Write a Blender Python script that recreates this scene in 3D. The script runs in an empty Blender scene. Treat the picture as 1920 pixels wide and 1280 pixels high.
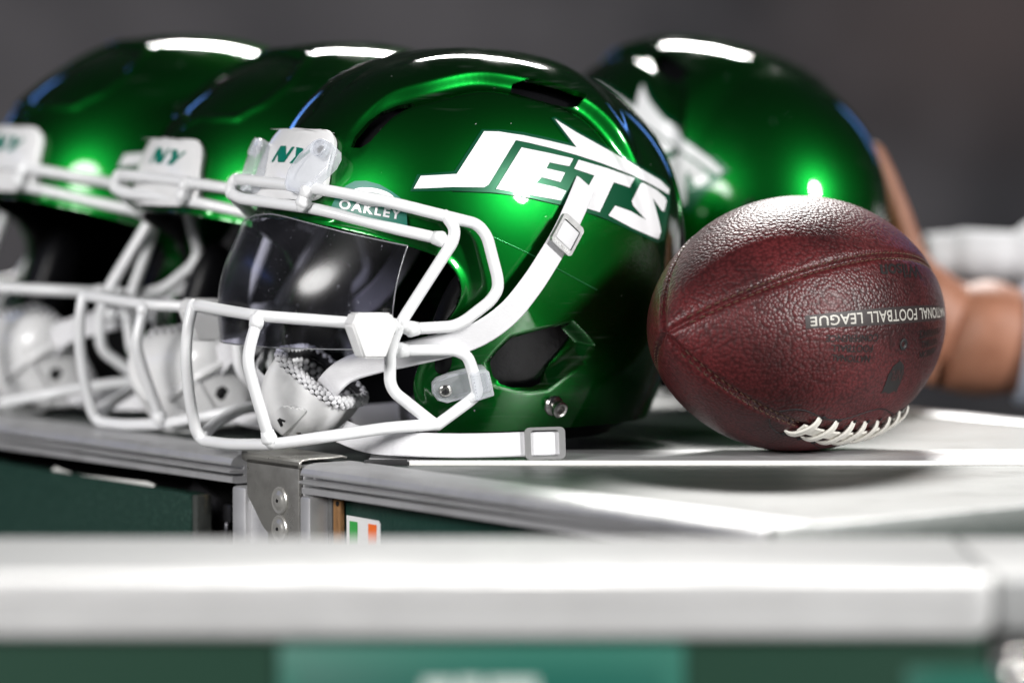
import bpy, bmesh, math, random
import numpy as np
from mathutils import Vector, Matrix, geometry
from mathutils.bvhtree import BVHTree
R = math.radians
random.seed(7); np.random.seed(7)
S = bpy.context.scene
COL = S.collection

# ------------------------------------------------------------------ camera
FPX, CAMH, HORIZON = 7254.0, 0.24, 180.0          # focal length and horizon row in photo pixels (1920 wide)
PITCH = math.atan((640 - HORIZON) / FPX)
CAM = np.array([0.0, -2.6, CAMH])
cd = bpy.data.cameras.new('camera'); cam = bpy.data.objects.new('camera', cd); COL.objects.link(cam)
cd.sensor_width = 36; cd.lens = FPX * 36 / 1920; cd.clip_end = 200; cd.clip_start = 0.05
cam.location = CAM; cam.rotation_euler = (math.pi / 2 - PITCH, 0, 0)
cd.dof.use_dof = True; cd.dof.focus_distance = 2.555; cd.dof.aperture_fstop = 2.5; cd.dof.aperture_blades = 0
S.camera = cam

# ------------------------------------------------------------------ night-time light: dim surround + flood lamp banks
W = bpy.data.worlds.new('World'); S.world = W; W.use_nodes = True
W.node_tree.nodes['Background'].inputs[0].default_value = (0.80, 0.86, 1.0, 1)
W.node_tree.nodes['Background'].inputs[1].default_value = 0.028
S.view_settings.view_transform = 'Standard'; S.view_settings.look = 'None'
S.view_settings.exposure = 0.18; S.view_settings.gamma = 1.0

def lamp(name, loc, target, power, sx, sy, color=(1, 1, 1), spread=180):
    d = bpy.data.lights.new(name, 'AREA'); d.shape = 'ELLIPSE'; d.size = sx; d.size_y = sy
    d.energy = power; d.color = color; d.spread = R(spread)
    o = bpy.data.objects.new(name, d); COL.objects.link(o); o.location = loc
    o.rotation_euler = (Vector(target) - Vector(loc)).to_track_quat('-Z', 'Y').to_euler()
    o['label'] = name.replace('_', ' '); o['category'] = 'lamp'; o['kind'] = 'structure'
    return o
lamp('flood_lamp_back', (0.7, 8.0, 6.3), (0, 0, .1), 1000, 3.6, 0.6, (1, .98, .95))
lamp('flood_lamp_front', (6.4, -4.3, 2.95), (0, 0, .1), 680, .9, 1.4, (1, .99, .97))
lamp('flood_lamp_left', (-4.5, -6.4, 3.0), (0, 0, .1), 590, 3.8, 2.6, (1, .98, .97))
lamp('led_ribbon', (-6.5, 1.4, 2.5), (0, 0, .2), 6, 5.0, .07, (.16, .30, 1))
lamp('led_board_left', (-3.6, 8.5, 2.4), (0, 0, .15), 10, .30, 2.6, (.14, .36, 1))
lamp('led_board_right', (4.4, 8.5, 2.6), (0, 0, .15), 10, .30, 2.6, (.14, .36, 1))

# ------------------------------------------------------------------ rays through the photograph
CF = np.array([0, math.cos(PITCH), -math.sin(PITCH)]); CU = np.array([0, math.sin(PITCH), math.cos(PITCH)]); CR = np.array([1., 0, 0])
def ray(px, py):
    return CF + CR * (px - 960) / FPX - CU * (py - 640) / FPX
def at_depth(px, py, y):                 # world point of a pixel at world depth y
    d = ray(px, py); return CAM + d * ((y - CAM[1]) / d[1])
def at_z(px, py, z=0.0):
    d = ray(px, py); return CAM + d * ((z - CAM[2]) / d[2])

# ------------------------------------------------------------------ materials
MATS = {}
def mat(name, base, rough=.5, metal=0., coat=0., coat_rough=.03, spec=.5, ior=1.5, trans=0.,
        bump=None, var=None, rough_var=None, emit=None, sheen=0):
    if name in MATS: return MATS[name]
    m = bpy.data.materials.new(name); m.use_nodes = True; nt = m.node_tree; b = nt.nodes['Principled BSDF']
    b.inputs['Base Color'].default_value = (*base, 1); b.inputs['Roughness'].default_value = rough
    b.inputs['Metallic'].default_value = metal; b.inputs['Coat Weight'].default_value = coat
    b.inputs['Coat Roughness'].default_value = coat_rough; b.inputs['IOR'].default_value = ior
    b.inputs['Specular IOR Level'].default_value = spec; b.inputs['Transmission Weight'].default_value = trans
    tc = nt.nodes.new('ShaderNodeTexCoord')
    def noise(scale, detail=4, rough_=.6, stretch=None):
        n = nt.nodes.new('ShaderNodeTexNoise'); n.inputs['Scale'].default_value = scale
        n.inputs['Detail'].default_value = detail; n.inputs['Roughness'].default_value = rough_
        if stretch:
            mp = nt.nodes.new('ShaderNodeMapping'); mp.inputs['Scale'].default_value = stretch
            nt.links.new(tc.outputs['Object'], mp.inputs[0]); nt.links.new(mp.outputs[0], n.inputs['Vector'])
        else: nt.links.new(tc.outputs['Object'], n.inputs['Vector'])
        return n
    if var:                                # (scale, colour2, low, high)
        n = noise(var[0], 6, .65, var[4] if len(var) > 4 else None); r = nt.nodes.new('ShaderNodeValToRGB')
        r.color_ramp.elements[0].position = var[2]; r.color_ramp.elements[1].position = var[3]
        r.color_ramp.elements[0].color = (*base, 1); r.color_ramp.elements[1].color = (*var[1], 1)
        nt.links.new(n.outputs[0], r.inputs[0]); nt.links.new(r.outputs[0], b.inputs['Base Color'])
    if rough_var:                          # (scale, min, max, stretch)
        n = noise(rough_var[0], 6, .7, rough_var[3] if len(rough_var) > 3 else None)
        r = nt.nodes.new('ShaderNodeMapRange'); r.inputs[1].default_value = .3; r.inputs[2].default_value = .7
        r.inputs[3].default_value = rough_var[1]; r.inputs[4].default_value = rough_var[2]
        nt.links.new(n.outputs[0], r.inputs[0]); nt.links.new(r.outputs[0], b.inputs['Roughness'])
    if bump:                               # (scale, strength, distance, stretch)
        n = noise(bump[0], 5, .6, bump[3] if len(bump) > 3 else None); bn = nt.nodes.new('ShaderNodeBump')
        bn.inputs['Strength'].default_value = bump[1]; bn.inputs['Distance'].default_value = bump[2]
        nt.links.new(n.outputs[0], bn.inputs['Height']); nt.links.new(bn.outputs[0], b.inputs['Normal'])
    MATS[name] = m; return m

def green_paint():
    m = mat('candy_green_paint', (.004, .18, .025), .39, 1.0, 1.0, .025)
    nt = m.node_tree; b = nt.nodes['Principled BSDF']; tc = nt.nodes.new('ShaderNodeTexCoord')
    b.inputs['Specular Tint'].default_value = (.0, .02, .006, 1); b.inputs['Coat Tint'].default_value = (.45, .72, .55, 1)
    v = nt.nodes.new('ShaderNodeTexVoronoi'); v.inputs['Scale'].default_value = 2600   # metal flake
    nt.links.new(tc.outputs['Object'], v.inputs['Vector'])
    bn = nt.nodes.new('ShaderNodeBump'); bn.inputs['Strength'].default_value = .10; bn.inputs['Distance'].default_value = .0002
    nt.links.new(v.outputs['Color'], bn.inputs['Height']); nt.links.new(bn.outputs[0], b.inputs['Normal'])
    # handling dust in the clear coat
    n = nt.nodes.new('ShaderNodeTexNoise'); n.inputs['Scale'].default_value = 34; n.inputs['Detail'].default_value = 8
    mr = nt.nodes.new('ShaderNodeMapRange'); mr.inputs[1].default_value = .45; mr.inputs[2].default_value = .8
    mr.inputs[3].default_value = .045; mr.inputs[4].default_value = .17
    nt.links.new(tc.outputs['Object'], n.inputs['Vector']); nt.links.new(n.outputs[0], mr.inputs[0]); nt.links.new(mr.outputs[0], b.inputs['Coat Roughness'])
    d = nt.nodes.new('ShaderNodeTexNoise'); d.inputs['Scale'].default_value = 310; d.inputs['Detail'].default_value = 2
    dr = nt.nodes.new('ShaderNodeMapRange'); dr.inputs[1].default_value = .765; dr.inputs[2].default_value = .80
    nt.links.new(tc.outputs['Object'], d.inputs['Vector']); nt.links.new(d.outputs[0], dr.inputs[0])
    df = nt.nodes.new('ShaderNodeBsdfDiffuse'); df.inputs[0].default_value = (.30, .34, .32, 1); mx = nt.nodes.new('ShaderNodeMixShader'); o = nt.nodes['Material Output']
    nt.links.new(dr.outputs[0], mx.inputs[0]); nt.links.new(b.outputs[0], mx.inputs[1]); nt.links.new(df.outputs[0], mx.inputs[2]); nt.links.new(mx.outputs[0], o.inputs[0])   # specks of dust
    s1 = nt.nodes.new('ShaderNodeTexNoise'); s1.inputs['Scale'].default_value = 55; s1.inputs['Detail'].default_value = 2; mp = nt.nodes.new('ShaderNodeMapping'); mp.inputs['Scale'].default_value = (.5, .5, 9); mp.inputs['Rotation'].default_value = (.5, .9, .3)
    s2 = nt.nodes.new('ShaderNodeTexNoise'); s2.inputs['Scale'].default_value = 14; s2.inputs['Detail'].default_value = 2
    nt.links.new(tc.outputs['Object'], mp.inputs[0]); nt.links.new(mp.outputs[0], s1.inputs['Vector']); nt.links.new(tc.outputs['Object'], s2.inputs['Vector'])
    q1 = nt.nodes.new('ShaderNodeMapRange'); q1.inputs[1].default_value = .58; q1.inputs[2].default_value = .72; q1.inputs[4].default_value = .07; nt.links.new(s1.outputs[0], q1.inputs[0])
    q2 = nt.nodes.new('ShaderNodeMapRange'); q2.inputs[1].default_value = .54; q2.inputs[2].default_value = .70; nt.links.new(s2.outputs[0], q2.inputs[0])
    mu = nt.nodes.new('ShaderNodeMath'); mu.operation = 'MULTIPLY'; nt.links.new(q1.outputs[0], mu.inputs[0]); nt.links.new(q2.outputs[0], mu.inputs[1])
    sm_ = nt.nodes.new('ShaderNodeMath'); sm_.operation = 'ADD'; sm_.use_clamp = True; nt.links.new(mu.outputs[0], sm_.inputs[0]); nt.links.new(dr.outputs[0], sm_.inputs[1]); nt.links.new(sm_.outputs[0], mx.inputs[0])   # handling scuffs
    return m
GREEN = green_paint()
WHITE = mat('white_powder_coat', (.86, .87, .88), .28, coat=.4, coat_rough=.12, bump=(180, .05, .001))
WHITEP = mat('white_plastic', (.82, .82, .82), .30, coat=.3, coat_rough=.1, var=(40, (.74, .75, .75), .45, .75))
STRAPM = mat('white_vinyl_strap', (.72, .72, .74), .45, bump=(420, .25, .001, (1, 1, 3)), var=(30, (.62, .62, .64), .45, .8))
BLACK = mat('black_shell_inside', (.012, .012, .013), .5)
VINYL = mat('black_vinyl_padding', (.005, .005, .006), .36, spec=.22, bump=(40, .25, .003))
DECALW = mat('white_decal_film', (.84, .84, .86), .32, coat=.5, coat_rough=.05)
DECALG = mat('green_decal_film', (.0, .085, .034), .36, .45, coat=.3, coat_rough=.05)
TEAL = mat('teal_print', (.0, .17, .115), .40)
def clear_plastic():
    m = mat('clear_plastic', (.86, .88, .92), .10, coat=.6, coat_rough=.04, bump=(90, .2, .002)); nt = m.node_tree; b = nt.nodes['Principled BSDF']; o = nt.nodes['Material Output']
    t = nt.nodes.new('ShaderNodeBsdfTransparent'); t.inputs[0].default_value = (.94, .95, .97, 1); mx = nt.nodes.new('ShaderNodeMixShader'); f = nt.nodes.new('ShaderNodeLayerWeight'); f.inputs[0].default_value = .35
    mr = nt.nodes.new('ShaderNodeMapRange'); mr.inputs[3].default_value = .22; mr.inputs[4].default_value = .85
    nt.links.new(f.outputs['Facing'], mr.inputs[0]); nt.links.new(mr.outputs[0], mx.inputs[0]); nt.links.new(t.outputs[0], mx.inputs[1]); nt.links.new(b.outputs[0], mx.inputs[2]); nt.links.new(mx.outputs[0], o.inputs[0]); return m
CLEAR = clear_plastic()
STEEL = mat('steel_hardware', (.55, .54, .52), .22, 1.0, bump=(300, .1, .001))
GUN = mat('gunmetal_buckle', (.52, .52, .52), .34, .8, bump=(220, .2, .001))
ALU = mat('scuffed_aluminium', (.62, .62, .63), .40, .58, rough_var=(26, .32, .55, (1, 1, 1)), bump=(130, .16, .0012, (1, 1, 3)),
          var=(22, (.44, .44, .44), .5, .8))
LAMG = mat('green_laminate_top', (.022, .036, .029), .44, spec=.9, ior=1.55, rough_var=(18, .32, .52, (1, 3, 1)), bump=(160, .16, .0012, (.4, 2, 1)), var=(12, (.040, .054, .046), .4, .75, (.5, 2.5, 1)))
BOARD = mat('green_textured_board', (.007, .034, .024), .55, spec=.3, bump=(700, .9, .0012), var=(420, (.030, .075, .058), .50, .66))
DARKIN = mat('dark_trunk_inside', (.006, .006, .007), .7)
PLYEDGE = mat('chipped_plywood_edge', (.05, .055, .05), .7, var=(140, (.30, .22, .10), .60, .72, (1, 1, .25)), bump=(90, .6, .003))
WOOD = mat('bare_wood', (.26, .13, .045), .65, var=(70, (.13, .06, .02), .45, .7, (4, 4, 1)), bump=(120, .4, .002))
PAPER = mat('white_paper', (.75, .75, .72), .8)
RUBBER = mat('black_rubber', (.008, .008, .009), .6)

# ------------------------------------------------------------------ mesh helpers
def mk(name, V, F, m=None, parent=None, smooth=True, sharp=None):
    me = bpy.data.meshes.new(name); me.from_pydata([tuple(map(float, v)) for v in V], [], [tuple(map(int, f)) for f in F]); me.update()
    if m is not None:
        for mm in (m if isinstance(m, (list, tuple)) else [m]): me.materials.append(mm)
    if smooth: me.polygons.foreach_set('use_smooth', [True] * len(me.polygons))
    if sharp: me.set_sharp_from_angle(angle=R(sharp))
    o = bpy.data.objects.new(name, me); COL.objects.link(o)
    if parent is not None: o.parent = parent
    return o
def empty(name, loc, rz=0, label=None, cat=None, group=None):
    o = bpy.data.objects.new(name, None); COL.objects.link(o); o.location = loc; o.rotation_euler = (0, 0, rz)
    o.empty_display_size = .05
    if label: o['label'] = label
    if cat: o['category'] = cat
    if group: o['group'] = group
    return o
def bm_obj(name, bm, m, parent=None, smooth=True, sharp=35):
    me = bpy.data.meshes.new(name); bm.to_mesh(me); bm.free()
    for mm in (m if isinstance(m, (list, tuple)) else [m]): me.materials.append(mm)
    if smooth:
        me.polygons.foreach_set('use_smooth', [True] * len(me.polygons)); me.set_sharp_from_angle(angle=R(sharp))
    o = bpy.data.objects.new(name, me); COL.objects.link(o)
    if parent is not None: o.parent = parent
    return o
def nrm(v): v = np.asarray(v, float); return v / (np.linalg.norm(v) + 1e-12)
def fillet(P, r=.012, n=6):
    P = [np.asarray(p, float) for p in P]; out = [P[0]]
    for i in range(1, len(P) - 1):
        a, b, c = P[i - 1], P[i], P[i + 1]; la, lc = np.linalg.norm(a - b), np.linalg.norm(c - b)
        d = min(r, la * .48, lc * .48); p0 = b + (a - b) / la * d; p1 = b + (c - b) / lc * d
        for k in range(n + 1):
            t = k / n; out.append((1 - t) ** 2 * p0 + 2 * t * (1 - t) * b + t * t * p1)
    out.append(P[-1]); return out
def catmull(P, n=8, closed=False):
    P = np.asarray(P, float); N = len(P); out = []
    rng = range(N) if closed else range(N - 1)
    for i in rng:
        if closed: p0, p1, p2, p3 = P[(i - 1) % N], P[i], P[(i + 1) % N], P[(i + 2) % N]
        else: p0, p1, p2, p3 = P[max(i - 1, 0)], P[i], P[i + 1], P[min(i + 2, N - 1)]
        for k in range(n):
            t = k / n
            out.append(.5 * (2 * p1 + (p2 - p0) * t + (2 * p0 - 5 * p1 + 4 * p2 - p3) * t * t + (3 * p1 - p0 - 3 * p2 + p3) * t ** 3))
    if not closed: out.append(P[-1])
    return np.array(out)
def tube_geo(P, r, sides=14):
    P = np.asarray(P, float); keep = [0]
    for i in range(1, len(P)):
        if np.linalg.norm(P[i] - P[keep[-1]]) > 1e-5: keep.append(i)
    P = P[keep]; n = len(P); V = []; F = []
    T = np.gradient(P, axis=0); T /= np.linalg.norm(T, axis=1)[:, None]
    up = np.array([0, 0, 1.]) if abs(T[0][2]) < .9 else np.array([1., 0, 0]); N = nrm(np.cross(T[0], up))
    rr = r if hasattr(r, '__len__') else [r] * n
    for i in range(n):
        N = nrm(N - T[i] * N.dot(T[i])); B = np.cross(T[i], N)
        for k in range(sides):
            a = 2 * math.pi * k / sides; V.append(P[i] + rr[i] * (math.cos(a) * N + math.sin(a) * B))
    for i in range(n - 1):
        for k in range(sides):
            k2 = (k + 1) % sides; F.append((i * sides + k, i * sides + k2, (i + 1) * sides + k2, (i + 1) * sides + k))
    for end, sgn in ((0, -1), (n - 1, 1)):            # rounded caps
        base = end * sides; prev = [base + k for k in range(sides)]; c0 = P[end]; t = T[end] * sgn
        for q in (.55, .9):
            s, h = math.cos(q * math.pi / 2), math.sin(q * math.pi / 2)
            ring = []
            for k in range(sides):
                ring.append(len(V)); V.append(c0 + (V[base + k] - c0) * s + t * rr[end] * h)
            for k in range(sides):
                k2 = (k + 1) % sides; f = (prev[k], prev[k2], ring[k2], ring[k]); F.append(f if sgn > 0 else f[::-1])
            prev = ring
        F.append(tuple(prev) if sgn > 0 else tuple(prev[::-1]))
    return V, F
def join_geo(parts):
    V = []; F = []
    for v, f in parts:
        o = len(V); V += list(v); F += [tuple(i + o for i in q) for q in f]
    return V, F
def ribbon_geo(P, Wd, N, width, th):                    # strap: centreline, width vectors, normals
    V = []; F = []; n = len(P)
    for i in range(n):
        w = nrm(Wd[i]) * width / 2; nn = nrm(N[i]) * th / 2; e = nrm(Wd[i]) * th * .35
        for q in (w - e + nn, -w + e + nn, -w + nn * .2, -w - nn * .2, -w + e - nn, w - e - nn, w - nn * .2, w + nn * .2):
            V.append(np.asarray(P[i]) + q)
    for i in range(n - 1):
        for k in range(8):
            k2 = (k + 1) % 8; F.append((i * 8 + k, (i + 1) * 8 + k, (i + 1) * 8 + k2, i * 8 + k2))
    F.append(tuple(range(8))); F.append(tuple(range((n - 1) * 8, n * 8))[::-1])
    return V, F
def box_geo(c, ax, half):                                # centre, 3 axes, half sizes
    V = [np.asarray(c) + sx * ax[0] * half[0] + sy * ax[1] * half[1] + sz * ax[2] * half[2] for sx in (-1, 1) for sy in (-1, 1) for sz in (-1, 1)]
    F = [(0, 1, 3, 2), (4, 6, 7, 5), (0, 4, 5, 1), (2, 3, 7, 6), (0, 2, 6, 4), (1, 5, 7, 3)]
    return V, F
def boxb(name, c, ax, half, m, parent, bev=.001, seg=2):
    V, F = box_geo(c, [np.asarray(a, float) for a in ax], half); bm = bmesh.new(); vs = [bm.verts.new(v) for v in V]
    for f in F: bm.faces.new([vs[i] for i in f])
    bmesh.ops.recalc_face_normals(bm, faces=bm.faces)
    if bev > 0: bmesh.ops.bevel(bm, geom=list(bm.edges), offset=bev, segments=seg, affect='EDGES', profile=.5)
    return bm_obj(name, bm, m, parent)
def prism(name, poly, org, ex, ey, ez, z0, z1, m, parent, bev=.0008):    # polygon (2D) extruded along ez
    org, ex, ey, ez = [np.asarray(a, float) for a in (org, ex, ey, ez)]
    bm = bmesh.new(); lo = [bm.verts.new(org + ex * x + ey * y + ez * z0) for x, y in poly]; hi = [bm.verts.new(org + ex * x + ey * y + ez * z1) for x, y in poly]
    n = len(poly); bm.faces.new(lo[::-1]); bm.faces.new(hi)
    for i in range(n): bm.faces.new((lo[i], lo[(i + 1) % n], hi[(i + 1) % n], hi[i]))
    bmesh.ops.recalc_face_normals(bm, faces=bm.faces)
    if bev > 0:
        bmesh.ops.bevel(bm, geom=list(bm.edges), offset=bev, segments=2, affect='EDGES', profile=.5, clamp_overlap=True)
    return bm_obj(name, bm, m, parent)
def lathe_geo(prof, c, axis, n=28):
    axis = nrm(axis); a = nrm(np.cross(axis, [0.3, .2, 1] if abs(axis[2]) < .9 else [1, 0, 0])); b = np.cross(axis, a); V = []; F = []
    for r, h in prof:
        for k in range(n):
            t = 2 * math.pi * k / n; V.append(np.asarray(c) + axis * h + r * (math.cos(t) * a + math.sin(t) * b))
    for i in range(len(prof) - 1):
        for k in range(n):
            k2 = (k + 1) % n; F.append((i * n + k, i * n + k2, (i + 1) * n + k2, (i + 1) * n + k))
    F.append(tuple(range(n))[::-1]); F.append(tuple(range((len(prof) - 1) * n, len(prof) * n)))
    return V, F
def lathe(name, prof, c, axis, m, parent, n=28, sharp=40):
    V, F = lathe_geo(prof, c, axis, n); return mk(name, V, F, m, parent, True, sharp)
def tri_fill(polys, maxlen):
    """fill 2D polygons (outer loops) and subdivide so that it can be laid on a curved surface"""
    bm = bmesh.new()
    for poly in polys:
        vs = [bm.verts.new((p[0], p[1], 0)) for p in poly]
        tri = geometry.tessellate_polygon([[Vector((p[0], p[1], 0)) for p in poly]])
        for t in tri:
            try: bm.faces.new([vs[i] for i in t])
            except ValueError: pass
    return bm_refine(bm, maxlen)
def bm_refine(bm, maxlen):
    for _ in range(7):
        E = [e for e in bm.edges if e.calc_length() > maxlen]
        if not E: break
        bmesh.ops.subdivide_edges(bm, edges=E, cuts=1); bmesh.ops.triangulate(bm, faces=[f for f in bm.faces if len(f.verts) > 3])
    bm.verts.index_update(); V = np.array([v.co[:2] for v in bm.verts]); F = [[v.index for v in f.verts] for f in bm.faces]; bm.free()
    return V, F
def text_fill(body, maxlen, size=1.0, bold=0.0, spacing=1.0, shear=0.0):
    cu = bpy.data.curves.new('t', 'FONT'); cu.body = body; cu.size = size; cu.offset = bold; cu.space_character = spacing; cu.shear = shear
    cu.align_x = 'CENTER'; cu.align_y = 'CENTER'; cu.resolution_u = 4
    o = bpy.data.objects.new('t', cu); COL.objects.link(o); dg = bpy.context.evaluated_depsgraph_get()
    me = bpy.data.meshes.new_from_object(o.evaluated_get(dg)); bm = bmesh.new(); bm.from_mesh(me)
    bpy.data.objects.remove(o); bpy.data.curves.remove(cu); bpy.data.meshes.remove(me)
    bmesh.ops.remove_doubles(bm, verts=bm.verts, dist=1e-5)
    bmesh.ops.triangulate(bm, faces=bm.faces)
    V, F = bm_refine(bm, maxlen)
    c = (V.max(0) + V.min(0)) / 2
    return V - c, F

# ================================================================== SETTING
def struct(o): o['kind'] = 'structure'; return o
GZ = -0.92
struct(mk('ground', [(-9, -6, GZ), (9, -6, GZ), (9, 12, GZ), (-9, 12, GZ)], [(0, 1, 2, 3)],
          mat('dark_sideline_floor', (.03, .032, .03), .8, var=(2, (.05, .05, .05), .4, .7)), None, False))
bm_ = mat('dim_stand_wall', (.018, .019, .024), .9, var=(.9, (.098, .093, .102), .40, .62))
nt = bm_.node_tree; b = nt.nodes['Principled BSDF']; tc = nt.nodes.new('ShaderNodeTexCoord'); mpn = nt.nodes.new('ShaderNodeMapping'); mpn.inputs['Location'].default_value = (-1.70, -.56, -.80); mpn.inputs['Scale'].default_value = (1, .05, 1.6)
gd = nt.nodes.new('ShaderNodeTexGradient'); gd.gradient_type = 'SPHERICAL'; nt.links.new(tc.outputs['Object'], mpn.inputs[0]); nt.links.new(mpn.outputs[0], gd.inputs[0])
mxw = nt.nodes.new('ShaderNodeMixRGB'); mxw.inputs[2].default_value = (.085, .066, .066, 1); old = b.inputs['Base Color'].links[0].from_socket
nt.links.new(gd.outputs['Fac'], mxw.inputs[0]); nt.links.new(old, mxw.inputs[1]); nt.links.new(mxw.outputs[0], b.inputs['Base Color'])     # soft reddish patch blended into the wall colour, upper right
struct(mk('stand_wall', [(-9, 11, GZ), (9, 11, GZ), (9, 11.6, 7), (-9, 11.6, 7)], [(0, 1, 2, 3)], bm_, None, False))

# ================================================================== EQUIPMENT TRUNK (carries helmets and ball)
B0 = at_z(522, 861); E1 = nrm([.595, -.803, 0]); E2 = np.array([-E1[1], E1[0], 0]); FN = -E2; UP = np.array([0, 0, 1.])
TX0, TX1, TD = -1.55, .50, .62                # along the front face, depth
def face_pt(px, py, n=0.0):                    # pixel on the front face plane pushed out by n -> (s, z)
    d = ray(px, py); o = CAM - (B0 + FN * n); t = -np.dot(o, FN) / np.dot(d, FN); p = CAM + d * t - B0
    return np.dot(p, E1), p[2]
trunk = empty('equipment_trunk', (B0[0], B0[1], GZ), 0, 'scuffed green road trunk with aluminium rails under the helmets and ball', 'trunk')
TL = np.array([B0[0], B0[1], GZ])
def tp(s, t, z): return B0 + E1 * s + E2 * t + UP * z - TL      # trunk point (s along face, t back, z up) in trunk coords
def tbox(name, s0, s1, t0, t1, z0, z1, m, bev=.001):
    return boxb(name, tp((s0 + s1) / 2, (t0 + t1) / 2, (z0 + z1) / 2), (E1, E2, UP), ((s1 - s0) / 2, (t1 - t0) / 2, (z1 - z0) / 2), m, trunk, bev)
tbox('top_panel', TX0, TX1, .030, TD - .03, -.012, -.0015, LAMG, 0)
# extruded aluminium rail: cross-section (t, z)
prof = [(.034, 0), (.006, 0), (.0005, -.0008), (-.0036, -.0030), (-.0052, -.0060), (-.0052, -.0074), (-.0040, -.0080), (.0050, -.0082), (.0050, -.0106), (-.0050, -.0108), (-.0068, -.0116),
        (-.0068, -.0124), (-.0055, -.0132), (.0050, -.0134), (.0050, -.0152), (-.0038, -.0154), (-.0044, -.0158), (-.0044, -.0194), (-.001, -.0200), (.034, -.0200)]
def rail(name, s0, s1):
    V = []; F = []; n = len(prof)
    for s in (s0, s1):
        for t, z in prof: V.append(tp(s, t, z))
    for k in range(n - 1): F.append((k, k + 1, n + k + 1, n + k))
    F.append((n - 1, 0, n, 2 * n - 1)); F.append(tuple(range(n))[::-1]); F.append(tuple(range(n, 2 * n)))
    o = mk(name, V, F, ALU, trunk, True, 25)
    return o
sL = face_pt(446, 870)[0]; sR = face_pt(576, 875)[0]
rail('edge_rail', TX0, sL); rail('edge_rail', sR, TX1)
tbox('rear_rail', TX0, TX1, TD - .03, TD, -.03, .0005, ALU, .003)
tbox('end_rail', TX1, TX1 + .006, 0, TD, -.03, .0, LAMG, .001)
# posts, bracket and openings of the front face
def fs(px, n=0): return face_pt(px, 930, n)[0]
ZB = -.5
tbox('corner_post', fs(443), fs(469), -.004, .02, ZB, -.0212, ALU, .0025)
tbox('corner_post', fs(570), fs(590), -.004, .02, ZB, -.0212, ALU, .0025)
tbox('post_core', fs(469), fs(570), .0, .02, ZB, -.002, ALU, .0015)
a0, a1 = fs(471), fs(569); zc = face_pt(500, 948)[1]; zd = face_pt(500, 985)[1]
br = prism('corner_bracket', [(a0, -.001), (a1, -.001), (a1, -.16), (a0 + (a1 - a0) * .42, -.16), (a0 + (a1 - a0) * .40, zd - .004), (a0 + (a1 - a0) * .30, zd), (a0 + (a1 - a0) * .10, zc), (a0, zc + .006)],
           tp(0, 0, 0), E1, UP, FN, .0008, .0036, mat('worn_steel_plate', (.46, .45, .42), .34, .7, rough_var=(60, .2, .5), bump=(200, .25, .001), var=(50, (.34, .33, .31), .45, .75)), trunk, .0008)
V, F = [], []
lip = [(-.0036, -.004), (-.0036, .0005), (-.002, .0022), (.004, .0030), (.022, .0030), (.030, .0036), (.034, .0024)]
for s in (a0 - .006, a0, a1, a1 + .001):
    for t, z in lip: V.append(tp(s, t, z + (.0018 if s < a0 else 0)))
nl = len(lip)
for i in range(3):
    for k in range(nl - 1): F.append((i * nl + k, i * nl + k + 1, (i + 1) * nl + k + 1, (i + 1) * nl + k))
lp = mk('bracket_lip', V, F, MATS['worn_steel_plate'], br, True, 30)
md = lp.modifiers.new('s', 'SOLIDIFY'); md.thickness = .0016; md.offset = 1
for (px, py) in ((524, 938), (524, 991)):
    s, z = face_pt(px, py, .004); c = tp(s, -.0036, z)
    rv = lathe('rivet', [(.0092, 0), (.0092, .0006), (.0084, .0013), (.0072, .0009), (.0062, .0010), (.0052, .0020), (.0030, .0025), (.0015, .0024), (.0010, .0012)], c, FN, mat('rivet_metal', (.55, .54, .51), .30, .6), br)
    mk('rivet_hole', *lathe_geo([(.0011, 0), (.0011, .0006), (.0001, .0006)], c + FN * .0022, FN, 10), DARKIN, br)
# right-hand bay: dark reveal, wooden strip, recessed green panel, flag sticker
tbox('bay_reveal', fs(590), fs(622, -.010), .010, .02, ZB, -.0212, mat('grey_reveal', (.10, .10, .10), .6), .0005)
tbox('green_panel', fs(641, -.016), TX1, .016, .026, ZB, -.0215, mat('green_painted_panel', (.010, .040, .030), .5, spec=.3, bump=(300, .35, .001), var=(120, (.016, .050, .039), .4, .7)), .0005)
wd = tbox('wooden_strip', fs(623, -.011), fs(638, -.011), .011, .015, ZB, -.0225, WOOD, .0015)
s, z = face_pt(631, 944, -.010); mk('screw_hole', *lathe_geo([(.0017, 0), (.0017, .0004), (.0001, .0004)], tp(s, .0109, z), FN, 12), DARKIN, wd)
f0, f1 = face_pt(651, 965, -.016), face_pt(714, 973, -.016); zt = f0[1]; fw = f1[0] - f0[0]
sk = prism('flag_sticker', [(f0[0], zt), (f1[0] - .002, zt - .0005), (f1[0], zt - .0025), (f1[0], zt - .030), (f0[0], zt - .030)], tp(0, .016, 0), E1, UP, FN, .0001, .0005, mat('sticker_white', (.80, .80, .80), .4), trunk, 0)
for u0, u1, cc, nm in ((.10, .335, (.03, .36, .06), 'flag_green'), (.655, .90, (.90, .17, .025), 'flag_orange')):
    prism('flag_band', [(f0[0] + fw * u0, zt - .0034), (f0[0] + fw * u1, zt - .0034), (f0[0] + fw * u1, zt - .024), (f0[0] + fw * u0, zt - .024)], tp(0, .016, 0), E1, UP, FN, .0006, .0008, mat(nm, cc, .4), sk, 0)
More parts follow.
